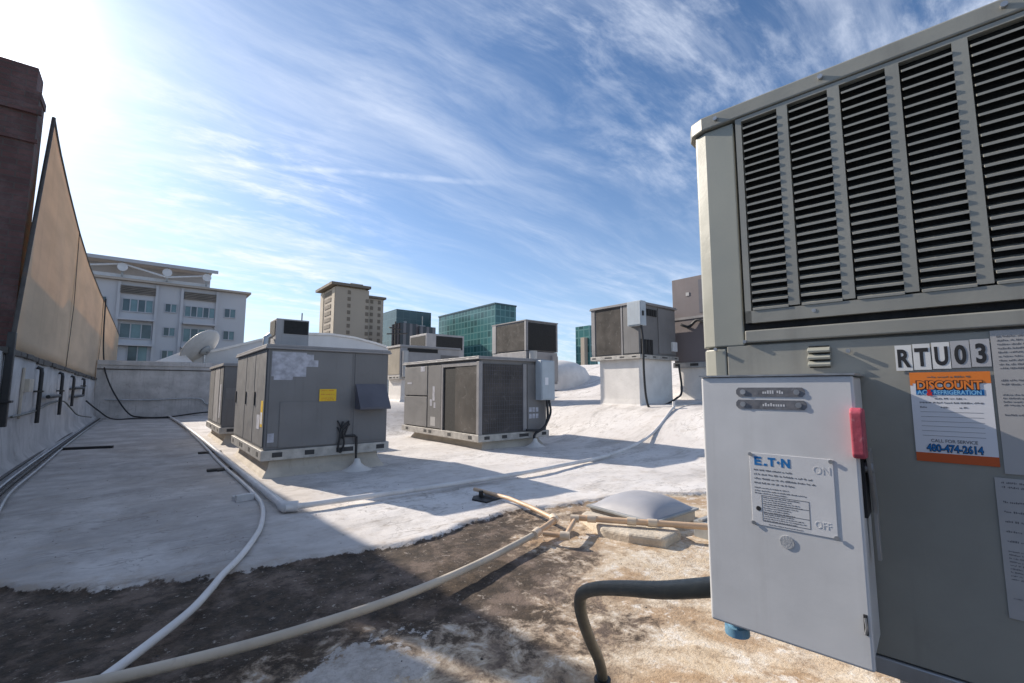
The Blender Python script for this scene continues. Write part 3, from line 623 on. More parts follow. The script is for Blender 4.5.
# ------------------------------------------------------------------ grey rooftop units
def curb(x0, x1, y0, y1, z0, z1, lb, mt='curb', flare=.18):
    m = MB(); vs = []
    for f, z in ((flare, z0-.15), (flare*.55, z0+.03), (flare*.15, z0+.14), (0, min(z1-.01, z0+.3)), (0, z1)):
        for x, y in ((x0-f, y0-f), (x1+f, y0-f), (x1+f, y1+f), (x0-f, y1+f)): vs.append((x, y, z))
    fs = [(i*4+k, i*4+(k+1) % 4, (i+1)*4+(k+1) % 4, (i+1)*4+k) for i in range(4) for k in range(4)]+[(16, 17, 18, 19)]
    m.add(vs, fs)
    return tag(m.build('roof_curb', mt, None, .02), lb, 'curb', 'raised curbs under the rooftop units')
def base_rail(root, w_, d_, z0, z1, mt='rail_grey'):
    m = MB(); m.box(-.04, w_+.04, -.04, d_+.04, z0, z1); o = m.build('base_rail', mt, root, .006)
    for side, L in (('F', w_), ('L', d_)):
        for fr in (.06, .3, .55, .62, .9):
            h = MB(); a = L*fr; h.face(side, a, a+.16, z0+.05, z1-.04, .041, .044); h.build('lifting_slot', 'seam', o)
def seams(mb, side, lines, d=.002, wd=.012):
    for (a0, z0, a1, z1) in lines:
        if a0 == a1: mb.face(side, a0-wd/2, a0+wd/2, z0, z1, .0005, d)
        else: mb.face(side, a0, a1, z0-wd/2, z0+wd/2, .0005, d)
def lid(root, w_, d_, z, mt='grey_post'):
    m = MB(); m.box(-.035, w_+.035, -.035, d_+.035, z, z+.045); m.box(-.05, w_+.05, -.05, d_+.05, z-.035, z+.0); m.build('lid', mt, root, .008)
def screws(root, pts, side='F', d=.0, r=.012):
    for a, z in pts:
        m = MB()
        if side == 'F': m.tube([(a, -d, z), (a, -d-.008, z)], r, 8)
        else: m.tube([(-d, a, z), (-d-.008, a, z)], r, 8)
        m.build('screw', 'galv', root)

# unit 1: large, nearest of the left row
u1 = empty('rooftop_unit', (1.6, 8.62, .28), 'large plain grey rooftop unit with rain hood and yellow label, nearest in left row', 'rooftop unit', 'grey rooftop units')
w1, d1 = 2.17, 3.25
curb(1.72, 3.62, 8.72, 11.75, 0, .285, 'low beige curb under the large grey unit with the rain hood')
base_rail(u1, w1, d1, .0, .17)
m = MB(); m.box(0, w1, 0, d1, .17, 1.93); m.build('casing', 'grey_paint', u1, .01)
lid(u1, w1, d1, 1.93)
m = MB(); m.face('F', .04, 1.44, .22, 1.88, .002, .012); m.build('access_panel', 'grey_door', u1, .004)
m = MB(); m.face('F', 1.5, w1-.03, .22, 1.88, .002, .010); m.build('access_panel', 'grey_paint', u1, .004)
m = MB(); m.face('F', .22, 1.20, .2, .98, .0125, .022); m.build('lower_panel', 'grey_door', u1, .004)
for a0, a1 in ((.05, 1.0), (1.05, 1.95), (2.0, d1-.05)):
    m = MB(); m.face('L', a0, a1, .22, 1.88, .002, .014); o = m.build('side_door', 'grey_door', u1, .005)
    h = MB(); h.face('L', a1-.12, a1-.08, .9, 1.15, .014, .035); h.build('handle', 'seam', o)
m = MB(); m.prism([(-.02, 1.30), (-.30, .86), (-.30, .82), (-.02, .82)], 1.52, 2.12, 'x'); m.build('rain_hood', 'hood', u1, .004)
f = MB(); f.face('F', .06, .62, 1.42, 1.85, .0125, .014); f.face('F', .62, .82, 1.60, 1.72, .0125, .014); f.face('F', .1, .4, 1.36, 1.42, .0125, .014); f.face('F', .62, .74, 1.72, 1.82, .0125, .014)
f.build('bleached_label', 'fade', u1)
l = MB(); l.face('F', .86, 1.16, .98, 1.20, .0225, .026); yl = l.build('warning_label', 'yellow', u1)
rnd = random.Random(3); t_ = MB(); [dashes(t_, .89, 1.13, .995+.034*k, .02, .0262, rnd) for k in (0, 1, 3, 5)]; t_.build('lettering', 'orange_red', yl)
l = MB(); l.face('L', .12, .30, .55, 1.0, .015, .018); y2 = l.build('warning_label', 'yellow', u1)
t_ = MB(); t_.face('L', .14, .28, .60, .8, .0182, .0186); t_.build('lettering', 'paper', y2)
l = MB(); l.face('L', .34, .62, .5, .75, .015, .018); l.build('white_label', 'fade', u1)
l = MB(); l.face('F', .05, .15, .3, .45, .0125, .014); l.build('white_label', 'fade', u1)
m = MB(); m.tube([(1.56, -.05, -.26), (1.56, -.05, .3), (1.52, -.05, .33), (1.30, -.05, .33)], .022, 8); m.build('conduit', 'black', u1)
m = MB(); m.tube(smooth_path([(1.30, -.03, .60), (1.25, -.06, .35), (1.22, -.06, .12), (1.27, -.07, .05), (1.32, -.07, .2), (1.30, -.07, .42), (1.42, -.05, .55)], 6), .018, 6)
m.tube(smooth_path([(1.2, -.03, .62), (1.28, -.06, .5), (1.40, -.06, .6), (1.30, -.06, .3), (1.24, -.06, .42), (1.2, -.03, .5)], 6), .014, 6); m.build('cable_loop', 'black', u1)
def boot(x, y, lb, h=.2, r=.24):
    z = rz(x, y); m = MB(); m.lathe([(r*1.4, z-.03), (r, z+.01), (r*.6, z+.06), (r*.3, z+h*.6), (.045, z+h), (.001, z+h+.01)], x, y, 16)
    tag(m.build('foam_boot', 'foam'), lb, 'pipe boot')
boot(3.16, 8.50, 'white foam cone sealing the pipe in front of the hooded unit')

ac = empty('condenser_unit', (1.95, 9.9, 2.255), 'small light grey condenser standing on top of the large hooded unit', 'condenser')
m = MB(); m.box(0, .62, 0, .62, .07, .64); m.build('casing', 'grey_light', ac, .01)
m = MB(); m.box(-.06, .68, -.06, .68, .0, .07); m.build('base_frame', 'galv', ac)
m = MB(); m.face('F', .14, .60, .34, .61, .002, .012); m.build('coil', 'coil', ac)
m = MB(); m.face('L', .06, .5, .30, .6, .002, .012); m.build('side_coil', 'coil', ac)
m = MB(); m.tube([(.52, .2, .6), (.52, .2, .82)], .012, 6); m.build('antenna', 'black', ac)
m = MB(); m.tube([(-.12, .2, .0), (-.12, .2, .25), (-.05, .2, .3)], .07, 10); m.build('elbow_duct', 'galv', ac)

# unit 0: behind unit 1
u0 = empty('rooftop_unit', (1.6, 14.1, .3), 'grey rooftop unit half hidden behind the large hooded unit, farthest in the left row', 'rooftop unit', 'grey rooftop units')
curb(1.72, 3.6, 14.2, 17.2, 0, .305, 'low beige curb under the far unit of the left row')
base_rail(u0, 2.1, 3.2, 0, .17); m = MB(); m.box(0, 2.1, 0, 3.2, .17, 1.82); m.build('casing', 'grey_paint', u0, .01); lid(u0, 2.1, 3.2, 1.82)
for a0, a1 in ((.05, .7), (.8, 1.9), (2.0, 3.15)): m = MB(); m.face('L', a0, a1, .25, 1.78, .002, .014); m.build('side_door', 'grey_door' if a0 != .8 else 'grey_light', u0, .005)
m = MB(); m.face('L', .25, .5, .4, 1.3, .0145, .02); m.build('white_label', 'fade', u0)
m = MB(); m.face('F', .05, 2.05, .9, 1.2, .002, .01); m.build('front_panel', 'grey_door', u0)

# unit 2: coils at its near corner
u2 = empty('rooftop_unit', (6.3, 9.05, .2), 'grey rooftop unit with two tall dark coils at its near corner, mid roof', 'rooftop unit', 'grey rooftop units')
w2, d2 = 2.25, 4.1
curb(6.52, 8.35, 9.2, 12.8, -.02, .205, 'low beige curb under the unit with dark coils')
base_rail(u2, w2, d2, .0, .17)
m = MB(); m.box(.03, w2-.0, .03, d2, .17, 2.04); m.build('casing', 'grey_paint', u2, .008)
lid(u2, w2, d2, 2.04)
m = MB(); m.box(-.02, .09, -.02, .09, .17, 1.95); m.build('corner_post', 'grey_post', u2, .006)
m = MB(); m.face('L', 1.72, 1.80, .17, 1.95, -.028, .01); m.face('L', .09, 1.75, 1.86, 1.95, -.028, .008); m.build('coil_frame', 'grey_post', u2)
m = MB(); m.face('L', .12, 1.10, .2, 1.86, -.028, -.005); m.build('condenser_coil', 'dusty', u2)
m = MB(); m.face('L', 1.12, 1.70, .2, 1.86, -.028, -.02); m.build('dark_recess', 'coil', u2)
m = MB(); m.face('L', 1.82, 2.55, .2, 1.93, -.028, .008); o = m.build('side_panel', 'grey_paint', u2, .004)
f = MB(); f.face('L', 2.15, 2.27, .95, 1.35, .009, .011); f.face('L', 2.3, 2.42, .8, .98, .009, .011); f.face('L', 2.1, 2.2, .75, .9, .009, .011); f.build('bleached_label', 'fade', u2)
f = MB(); f.face('L', 2.1, 2.38, .25, .5, .009, .011); f.build('white_label', 'paper_grey', u2)
for z0, z1 in ((.2, 1.05), (1.09, 1.93)): m = MB(); m.face('L', 2.60, 4.05, z0, z1, -.028, .012); m.build('side_door', 'grey_door', u2, .006)
f = MB(); f.face('L', 3.55, 3.85, 1.42, 1.47, .013, .016); f.build('maker_badge', 'fade', u2)
f = MB(); f.face('L', 2.75, 3.0, 1.78, 1.93, .013, .016); f.build('white_label', 'fade', u2)
m = MB(); m.face('F', .12, 1.38, .2, 1.9, -.028, .0); m.build('condenser_coil', 'dusty', u2)
g = MB()
for k in range(24): g.face('F', .12+k*.0545, .128+k*.0545, .2, 1.9, .001, .006)
for k in range(16): g.face('F', .12, 1.38, .22+k*.108, .226+k*.108, .0065, .009)
g.build('coil_guard', 'hood', u2)
m = MB(); m.face('F', 1.40, 1.52, .2, 1.93, -.028, .01); m.build('mullion', 'grey_post', u2)
m = MB(); m.face('F', 1.55, 2.22, .2, 1.93, -.028, .006); m.build('control_panel', 'grey_paint', u2, .004)
f = MB(); [f.face('F', 1.6+.12*(k % 3), 1.69+.12*(k % 3), .5+.17*(k//3), .62+.17*(k//3), .007, .009) for k in range(6)]; f.build('bleached_label', 'fade', u2)
db = empty('switch_box', (8.55, 8.98, 1.18), 'light blue grey switch box high on the right corner of the coil unit', 'switch box', 'small electrical switch boxes')
m = MB(); m.box(-.42, .08, -.17, .06, 0, 1.06); m.build('enclosure', 'switch_paint', db, .01)
m = MB(); m.box(-.40, .06, -.19, -.171, .03, 1.03); m.build('door', 'switch_paint', db, .006)
m = MB(); m.box(.08, .12, -.12, -.06, .45, .6); m.build('handle', 'black', db)
m = MB(); m.box(-.3, -.18, -.195, -.191, .4, .6); m.build('label', 'paper', db)
m = MB(); m.tube(smooth_path([(8.42, 8.9, 1.18), (8.42, 8.88, .7), (8.30, 8.9, .45), (8.0, 8.92, .3), (7.95, 8.9, .05)], 6), .035, 8)
m.tube(smooth_path([(8.5, 8.9, 1.18), (8.5, 8.86, .8), (8.2, 8.88, .42), (7.7, 8.92, .42)], 6), .03, 8)
tag(m.build('power_conduit', 'black'), 'black conduits looping below the switch box on the coil unit', 'conduit')
boot(7.95, 8.86, 'white foam cone sealing the pipe before the coil unit')

# unit 3: far, between 1 and 2
u3 = empty('rooftop_unit', (7.9, 16.9, 1.85), 'distant grey unit with a tan side, showing above the coil unit on the left', 'rooftop unit', 'grey rooftop units')
curb(8.0, 10.6, 17.0, 18.2, .9, 1.86, 'tall white curb under the distant unit with the tan side', 'foam')
base_rail(u3, 2.8, 1.25, 0, .14)
m = MB(); m.box(0, 2.8, 0, 1.25, .14, 1.35); m.build('casing', 'grey_light', u3, .01); lid(u3, 2.8, 1.25, 1.35, 'grey_light')
m = MB(); m.face('L', .05, 1.2, .2, 1.3, .002, .01); m.build('side_panel', 'tan_panel', u3)
m = MB(); m.face('F', .3, 1.7, 1.12, 1.28, .002, .01); m.build('air_grille', 'coil', u3)
m = MB(); m.face('F', .35, .75, .3, .55, .002, .01); m.face('F', 1.2, 1.4, .3, .5, .002, .01); m.build('lower_vent', 'coil', u3)
m = MB(); m.tube([(.16, -.12, .1), (.16, -.12, 1.15)], .12, 12); m.build('vent_pipe', 'dish', u3)
m = MB(); m.face('F', 1.85, 2.75, .2, 1.05, .002, .012); m.build('access_panel', 'grey_paint', u3)
u3b = empty('rooftop_unit', (10.6, 19.8, 1.9), 'far small unit with two dark louvred tops behind the tan sided unit', 'rooftop unit', 'grey rooftop units')
curb(10.7, 12.8, 19.9, 21.5, .9, 1.91, 'white curb under the far unit with two dark louvred tops', 'foam')
m = MB(); m.box(0, 2.2, 0, 1.8, 0, 2.3); m.build('casing', 'grey_light', u3b, .01)
m = MB(); m.face('F', .55, 2.1, 1.55, 2.2, .002, .012); m.build('front_louvre', 'coil', u3b)
m = MB(); m.face('L', .1, 1.7, 1.55, 2.2, .002, .012); m.build('side_louvre', 'coil', u3b)
m = MB(); m.tube([(8.6, 19, 1.0), (8.6, 19, 4.5)], .03, 6); m.tube([(8.2, 19, 3.9), (9.2, 19, 4.0)], .03, 6); m.tube([(8.3, 19, 4.2), (8.9, 19, 4.15)], .03, 6)
tag(m.build('roof_antenna', 'steel_dk'), 'thin dark antenna with cross arms against the dark striped tower', 'antenna')

# unit 5: louvre top section, behind unit 2
u5 = empty('rooftop_unit', (11.14, 12.9, 1.65), 'two tier unit with large dark louvred upper section, behind the coil unit', 'rooftop unit', 'grey rooftop units')
curb(11.25, 12.7, 13.0, 15.0, .55, 1.66, 'white curb under the two tier unit with dark louvres', 'foam')
m = MB(); m.box(0, 1.66, 0, 2.15, .0, 1.25); m.build('lower_casing', 'grey_light', u5, .01)
m = MB(); m.box(.0, 1.66, 0, 2.15, 1.27, 2.42); m.build('upper_casing', 'grey_paint', u5, .01)
for a, b_ in ((.0, .08), (1.58, 1.66)): m = MB(); m.face('F', a, b_, 1.27, 2.42, .001, .02); m.build('post', 'grey_post', u5)
m = MB(); m.face('L', 1.9, 2.15, 1.27, 2.42, .001, .02); m.face('L', 0, .08, 1.27, 2.42, .001, .02); m.build('side_post', 'grey_light', u5)
m = MB(); m.face('F', .1, 1.56, 1.3, 2.36, .002, .012); m.build('front_louvre', 'coil', u5)
m = MB(); m.face('L', .1, 1.86, 1.3, 2.36, .002, .012); m.build('side_louvre', 'dusty', u5)
m = MB(); m.box(-.03, 1.69, -.03, 2.18, 2.42, 2.46); m.build('lid', 'grey_post', u5)
m = MB(); m.tube([(.2, -.16, .75), (.2, -.16, 1.25)], .16, 14); m.build('round_housing', 'dish', u5)
m = MB(); m.box(1.25, 1.55, -.14, 0, .1, 1.1); m.build('side_box', 'grey_light', u5)

# unit 4: raised on tall curb, right
u4 = empty('rooftop_unit', (11.93, 8.38, 2.42), 'grey rooftop unit raised on a tall white curb, switch box on its corner', 'rooftop unit', 'grey rooftop units')
curb(12.05, 13.9, 8.5, 10.1, .85, 2.43, 'tall white foam curb under the raised unit at the right', 'foam', .12)
w4, d4 = 2.1, 1.95
base_rail(u4, w4, d4, 0, .13)
m = MB(); m.box(0.02, w4, .02, d4, .13, 1.78); m.build('casing', 'grey_paint', u4, .01); lid(u4, w4, d4, 1.78, 'grey_post')
m = MB(); m.face('L', .72, 1.75, .18, 1.72, -.018, .0); m.build('condenser_coil', 'dusty', u4)
m = MB(); m.face('L', 1.80, 1.95, .13, 1.78, -.018, .012); m.face('L', .64, .70, .13, 1.78, -.018, .012); m.build('coil_frame', 'grey_post', u4)
m = MB(); m.face('L', .02, .6, .18, 1.74, -.018, .01); m.build('side_panel', 'grey_door', u4, .005)
for k in range(7): m = MB(); m.face('F', .1+k*.13, .2+k*.13, 1.4, 1.62, -.018, .004); m.build('air_slot', 'coil', u4)
for k in range(4): m = MB(); m.face('F', .08+k*.17, .2+k*.17, .15, .62, -.018, .004); m.build('louvre', 'coil', u4)
m = MB(); m.face('F', 1.05, 2.05, .2, 1.7, -.018, .008); m.build('access_panel', 'grey_door', u4, .005)
m = MB(); m.box(1.75, 2.0, -.10, -.01, .3, .62); m.build('small_box', 'box_paint', u4, .01)
d4b = empty('switch_box', (11.93, 8.28, 3.44), 'pale switch box on the near corner of the raised unit', 'switch box', 'small electrical switch boxes')
m = MB(); m.box(-.17, .1, -.1, .42, 0, .78); m.build('enclosure', 'switch_paint', d4b, .01)
m = MB(); m.box(-.19, -.171, -.08, .40, .03, .75); m.build('door', 'switch_paint', d4b, .005)
m = MB(); m.box(-.12, -.05, -.13, -.1, .3, .45); m.build('handle', 'black', d4b)
m = MB(); m.tube(smooth_path([(11.85, 8.25, 3.44), (11.85, 8.2, 2.9), (11.82, 8.18, 2.0), (11.86, 8.15, 1.2), (12.0, 8.1, .88), (12.6, 8.05, .95), (13.4, 8.1, 1.15), (13.95, 8.2, 1.4), (14.0, 8.3, 2.3)], 8), .035, 8)
tag(m.build('drooping_conduit', 'black'), 'black conduit drooping from the raised unit down to the white roof', 'conduit')
# unit 6
u6 = empty('rooftop_unit', (14.5, 6.75, 2.2), 'tall brownish two tier unit just left of the big foreground unit', 'rooftop unit', 'grey rooftop units')
curb(14.6, 16.6, 6.85, 8.65, .9, 2.21, 'white curb under the tall brownish unit', 'foam', .12)
base_rail(u6, 2.2, 2.0, 0, .18, 'galv')
m = MB(); m.box(0, 2.2, 0, 2.0, .18, 1.72); m.build('lower_casing', 'brown_paint', u6, .01)
m = MB(); m.box(0, 2.2, 0, 2.0, 1.74, 3.15); m.build('upper_casing', 'brown_paint', u6, .01)
m = MB(); m.box(-.03, 2.23, -.03, 2.03, 1.68, 1.76); m.build('band', 'grey_post', u6)
m = MB(); m.face('L', .3, 1.0, 1.85, 3.0, .002, .015); m.build('air_grille', 'hood', u6)
m = MB(); m.face('L', 1.35, 1.47, 2.5, 2.62, .002, .02); m.build('small_label', 'paper_grey', u6)
m = MB(); m.tube(smooth_path([(14.42, 8.4, 3.7), (14.4, 8.1, 3.6), (14.42, 7.8, 3.8), (14.42, 7.4, 3.6)], 5), .05, 6); m.v = [(x-14.5, y-6.75, z-2.2) for x, y, z in m.v]; m.build('cable', 'black', u6)
# small foam dome on the hill
m = MB(); m.lathe([(1.9, -.6), (1.85, .1), (1.6, .55), (1.1, .85), (.5, .98), (.001, 1.0)], 0, 0, 28)
m.v = [(x+17.2, y+17.5, z+2.0) for x, y, z in m.v]
tag(m.build('foam_dome', 'foam'), 'rounded white foam mound on the roof slope right of the two tier unit', 'roof mound')

# ------------------------------------------------------------------ pipes on the roof
def on_roof(pts, dz): return [(x, y, rz(x, y)+dz) for x, y in pts]
m = MB(); m.tube(smooth_path(on_roof([(1.02, 29), (1.2, 22), (1.30, 16), (1.34, 11), (1.37, 8.4), (1.40, 6.6), (1.40, 6.1)], .075), 10), .05, 10)
pA = empty('white_pipe', (1.4, 6.1, 0), 'straight white pipe running from the back parapet then across the roof to the right', 'pipe')
m.v = [(x-1.4, y-6.1, z) for x, y, z in m.v]; m.build('long_run', 'pvc', pA)
rr = on_roof([(1.4, 6.05), (2.3, 5.95), (3.36, 5.9), (4.8, 5.95), (6.0, 6.05), (8, 6.4), (10, 6.8), (11.8, 7.2)], .07)
m = MB(); m.tube(smooth_path([(x-1.4, y-6.1, z) for x, y, z in rr], 8), .035, 10); m.build('cross_run', 'pvc', pA)
m = MB(); m.tube([(0, .12, rr[0][2]), (0.0, .0, rr[0][2]), (.14, -.05, rr[0][2])], .065, 10); m.build('elbow', 'pvc', pA)
z_ = rz(11.8, 7.2)
m = MB(); m.tube([(11.8-1.4, 7.2-6.1, z_-.02), (11.8-1.4, 7.2-6.1, z_+.22)], .04, 8); m.build('riser', 'pvc', pA)
m = MB(); m.tube(on_roof([(11.8, 7.2), (14, 6.6), (16, 6.2)], .09), .02, 6)
tag(m.build('thin_pipe', 'galv'), 'thin grey pipe continuing right over the white slope', 'pipe')
hp = [(1.12, 28.4), (1.22, 22), (1.25, 15), (1.23, 10.6), (1.27, 8.4), (1.27, 7.1), (1.22, 6.4), (1.06, 5.6), (.92, 5.15), (.73, 4.65), (.56, 4.3), (.46, 4.05), (.32, 3.75), (.12, 3.46), (-.10, 3.14), (-.4, 2.8)]
m = MB(); m.tube(smooth_path([(x, y, rz(x, y)+(.035 if y > 6.6 or y < 4.2 else .03)+(.03 if y < 4.4 else 0)) for x, y in hp], 10), .026, 10)
tag(m.build('flexible_hose', 'pvc'), 'long white flexible hose snaking from the back of the roof to the near left', 'hose')
pp = [(-.5, 3.3), (-.15, 3.15), (.32, 3.04), (.81, 2.99), (1.46, 3.03), (2.14, 3.18), (2.81, 3.37), (3.10, 3.46)]
pB = empty('drain_pipe', (3.1, 3.46, 0), 'tan drain pipe crossing the worn foreground from lower left to the elbow', 'pipe')
m = MB(); m.tube(smooth_path([(x-3.1, y-3.46, .062+.01*math.sin(x*2)) for x, y in pp], 8), .029, 12); m.build('long_run', mat('weathered_pipe', (.50, .44, .36), .6, var=.15, vs=3, bump=.1, dirt=(.3, .25, .2), dirt_amt=.5), pB)
m = MB(); m.tube([(0, 0, .064), (.22, .07, .08), (.42, .15, .09)], .030, 12); m.build('short_run', 'tan_pipe', pB)
for x, y, z, ex, ey in ((0, 0, .064, .06, .02), (.43, .16, .09, .03, .07)):
    m = MB(); m.tube([(x-.05, y-.03, z), (x, y, z), (x+ex, y+ey, z+.004)], .042, 12); m.build('elbow', 'joint', pB)
m = MB(); m.tube([(.43, .16, .09), (.55, .70, .09), (.62, 1.2, .09), (.60, 1.95, .08)], .026, 12); m.build('branch_run', 'tan_pipe', pB)
pC = empty('feed_pipe', (3.35, 3.25, 0), 'tan pipe with joints running right in front of the skylight to the big unit', 'pipe')
m = MB(); m.tube([(-.21, .14, .075), (-.10, -.04, .075)], .024, 12); m.build('short_run', 'tan_pipe', pC)
m = MB(); m.tube([(-.10, -.06, .075), (.30, .19, .10)], .024, 12); m.build('short_run', 'tan_pipe', pC)
m = MB(); m.tube([(.32, .20, .12), (.55, -.12, .12), (.98, -.72, .125), (1.40, -1.30, .13)], .032, 12); m.build('long_run', 'tan_pipe', pC)
for a in ((-.10, -.05, .075), (.31, .20, .11), (.42, .06, .12), (.78, -.44, .123), (.66, -.27, .122)):
    m = MB(); m.tube([(a[0]-.028, a[1]+.036, a[2]), (a[0]+.028, a[1]-.036, a[2])], .041, 12); m.build('coupling', 'joint', pC)
# hose support block and bits
m = MB(); m.box(-.11, .11, -.04, .04, 0, .09); m.box(-.11, .11, .10, .16, 0, .06)
o = m.build('support_block', 'membrane_piece', None, .006); o.location = (1.13, 7.1, rz(1.13, 7.1)); o.rotation_euler = (0, 0, R(8)); tag(o, 'small whitish support block beside the white hose', 'block')
m = MB(); m.box(-.5, .5, -.045, .045, 0, .06)
o = m.build('black_bar', 'black', None, .01); o.location = (-1.02, 15.3, rz(-1.02, 15.3)); o.rotation_euler = (0, 0, R(-14)); tag(o, 'flat black bar lying on the white roof near the left conduits', 'bar')
for (x, y), lb in (((1.22, 12.6), 'dark sleeper block under the hoses, farther one'), ((1.15, 9.9), 'dark sleeper block under the hoses, nearer one')):
    m = MB(); m.box(-.2, .25, -.06, .06, 0, .05); m.box(-.05, .05, -.1, .1, .0, .04); o = m.build('sleeper_block', 'steel_dk', None, .01); o.location = (x, y, rz(x, y)-.005); tag(o, lb, 'block', 'dark sleeper blocks under the hoses')
o = empty('drain_pad', (3.66, 5.07, rz(3.66, 5.07)), 'flat black rubber pad with a small stub beside the tan branch pipe', 'pad', None, R(10))
m = MB(); m.prism([(-.16, -.16), (.18, -.14), (.16, .15), (-.05, .2), (-.17, .1)], -.01, .02); m.build('pad', 'black', o, .004)
m = MB(); m.tube([(-.02, .08, .0), (-.02, .08, .1)], .03, 8); m.build('stub', 'black', o)

# skylight
sk = empty('skylight', (4.20, 2.86, -.03), 'frosted grey acrylic skylight dome on a cream curb beside the tan pipe', 'skylight')
a_ = .86
m = MB(); m.box(0, a_, 0, a_, -.1, .118); m.build('curb', 'curb', sk, .015)
m = MB(); m.prism([(-.46, .30), (-.40, -.0), (-.25, -.30), (.10, -.27), (.22, -.02), (-.02, .0), (-.05, .86), (-.22, .80)], -.05, .10); o = m.build('foam_skirt', 'worn_foam', sk, .035, 3)
m = MB(); m.box(-.03, a_+.03, -.03, a_+.03, .119, .145); m.build('frame', 'slat_grey', sk, .005)
n = 24; vs = []
for i in range(n+1):
    for j in range(n+1):
        u, v = i/n*2-1, j/n*2-1; h = .15*((1-abs(u)**2.6)*(1-abs(v)**2.6))**.7 if abs(u) < 1 and abs(v) < 1 else 0
        vs.append((a_/2+u*(a_/2-.01), a_/2+v*(a_/2-.01), .146+h))
m = MB().add(vs, [(i*(n+1)+j, (i+1)*(n+1)+j, (i+1)*(n+1)+j+1, i*(n+1)+j+1) for i in range(n) for j in range(n)], True); m.build('dome', 'dome', sk)
rb = empty('ribbed_panel', (4.5, 2.05, 0), 'grey ribbed board stack lying against the skylight, mostly behind the big unit', 'panel')
m = MB(); m.box(0, 1.4, 0, .52, -.05, .14); m.build('board', 'slat_grey', rb, .005)
m = MB(); [m.box(0, 1.4, .02+k*.1, .07+k*.1, .141, .165) for k in range(5)]; m.build('ribs', 'slat_grey', rb, .004)

# loose debris as one stuff object
m = MB(); rnd = random.Random(11)
for i in range(240):
    if i < 150: x = rnd.uniform(-1.5, 4.5); y = lip(x)-abs(rnd.gauss(.1, .9))
    else: x = rnd.uniform(-1.6, 5); y = rnd.uniform(4.5, 12)
    if y < 1: continue
    r = rnd.uniform(.004, .014); z = rz(x, y); a = rnd.uniform(0, 3)
    pts = [(x+r*rnd.uniform(.6, 1.3)*math.cos(a+k*1.57), y+r*rnd.uniform(.6, 1.3)*math.sin(a+k*1.57), z-.002) for k in range(4)]
    m.add(pts+[(x+r*.2, y, z+r*rnd.uniform(.3, .9))], [(0, 1, 4), (1, 2, 4), (2, 3, 4), (3, 0, 4)])
o = m.build('loose_grit', 'steel_dk'); tag(o, 'scattered dark grit and leaf crumbs on the roof coating', 'grit', None, 'stuff')

# ------------------------------------------------------------------ the big unit in the foreground
ZB = .90
BU = empty('rooftop_unit', (1.1437, .6179, ZB), 'big olive grey rooftop unit marked RTU03 in the right foreground, with tall louvres', 'rooftop unit', None, R(-82))
def Z(z): return z-ZB
L, WD, ch = 2.6, 1.9, .042
def chpoly(o, c): return [(c-o*.4, -o), (L+o, -o), (L+o, WD+o), (-o, WD+o), (-o, c-o*.4), ((c)*.29-o*.7, (c)*.29-o*.7)]
m = MB(); m.prism(chpoly(-.012, ch), Z(.962), Z(2.2)); m.build('casing', 'olive', BU)
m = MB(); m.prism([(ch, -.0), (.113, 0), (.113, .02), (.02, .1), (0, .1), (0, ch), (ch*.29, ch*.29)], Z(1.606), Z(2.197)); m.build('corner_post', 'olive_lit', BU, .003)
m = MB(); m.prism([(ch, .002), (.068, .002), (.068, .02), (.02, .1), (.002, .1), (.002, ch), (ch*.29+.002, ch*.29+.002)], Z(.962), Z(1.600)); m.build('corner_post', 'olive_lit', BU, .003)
m = MB(); m.prism(chpoly(.012, ch), Z(2.199), Z(2.237)); m.build('top_cap', 'olive', BU, .004)
m = MB(); m.prism(chpoly(.004, ch), Z(.928), Z(.961)); m.build('base_rail', 'galv', BU, .003)
# louvre panel: frame + slats in one mesh
lp = MB(); x0, zt, zbm = .121, 2.197, 1.660
pitch, bar = .1035, .0225; cols = 20
sl_top, sl_bot, ns = 2.187, 1.694, 24
sp_ = (sl_top-sl_bot)/ns
xe = x0+.014
lp.face('F', x0, xe, Z(zbm), Z(zt), -.010, .008)
for k in range(cols):
    a = xe+k*pitch; b = a+pitch-bar
    lp.face('F', b, b+bar, Z(sl_bot), Z(sl_top), -.008, .008)
    for j in range(ns):
        zz_ = Z(sl_bot+j*sp_)
        # a pressed louvre: lip low and proud, sheet sloping up and inwards
        y_o, y_i = -.0100, .012
        lp.add([(a, y_i, zz_+.0115), (b, y_i, zz_+.0115), (b, y_o, zz_+.0015), (a+.004, y_o, zz_+.0015),
                (a, y_i, zz_+.0088), (b, y_i, zz_+.0088), (b, y_o, zz_-.0035), (a+.004, y_o, zz_-.0035)],
               [(0, 1, 2, 3)[::-1], (4, 5, 6, 7), (3, 2, 6, 7)[::-1], (0, 3, 7, 4)[::-1], (1, 0, 4, 5)[::-1]])
lp.face('F', x0, xe+cols*pitch, Z(zbm), Z(sl_bot)-.004, -.008, .008)
lp.face('F', xe, xe+cols*pitch, Z(sl_top), Z(zt), -.008, .008)
lp.build('louvre_panel', 'olive', BU)
m = MB(); m.face('F', .10, 2.4, Z(1.655), Z(2.198), -.011, -.0105); m.build('dark_coil', 'coil', BU)
m = MB(); m.face('F', x0-.004, 2.4, Z(1.612), Z(1.642), -.01, .007); m.build('middle_rail', 'olive', BU, .003)
m = MB(); m.face('F', .113, 2.4, Z(1.642), Z(1.662), -.0115, -.008); m.build('dark_gap', 'coil', BU)
m = MB(); m.face('F', .071, 2.4, Z(.963), Z(1.606), -.0115, -.001); m.build('lower_panel', 'olive', BU, .002)
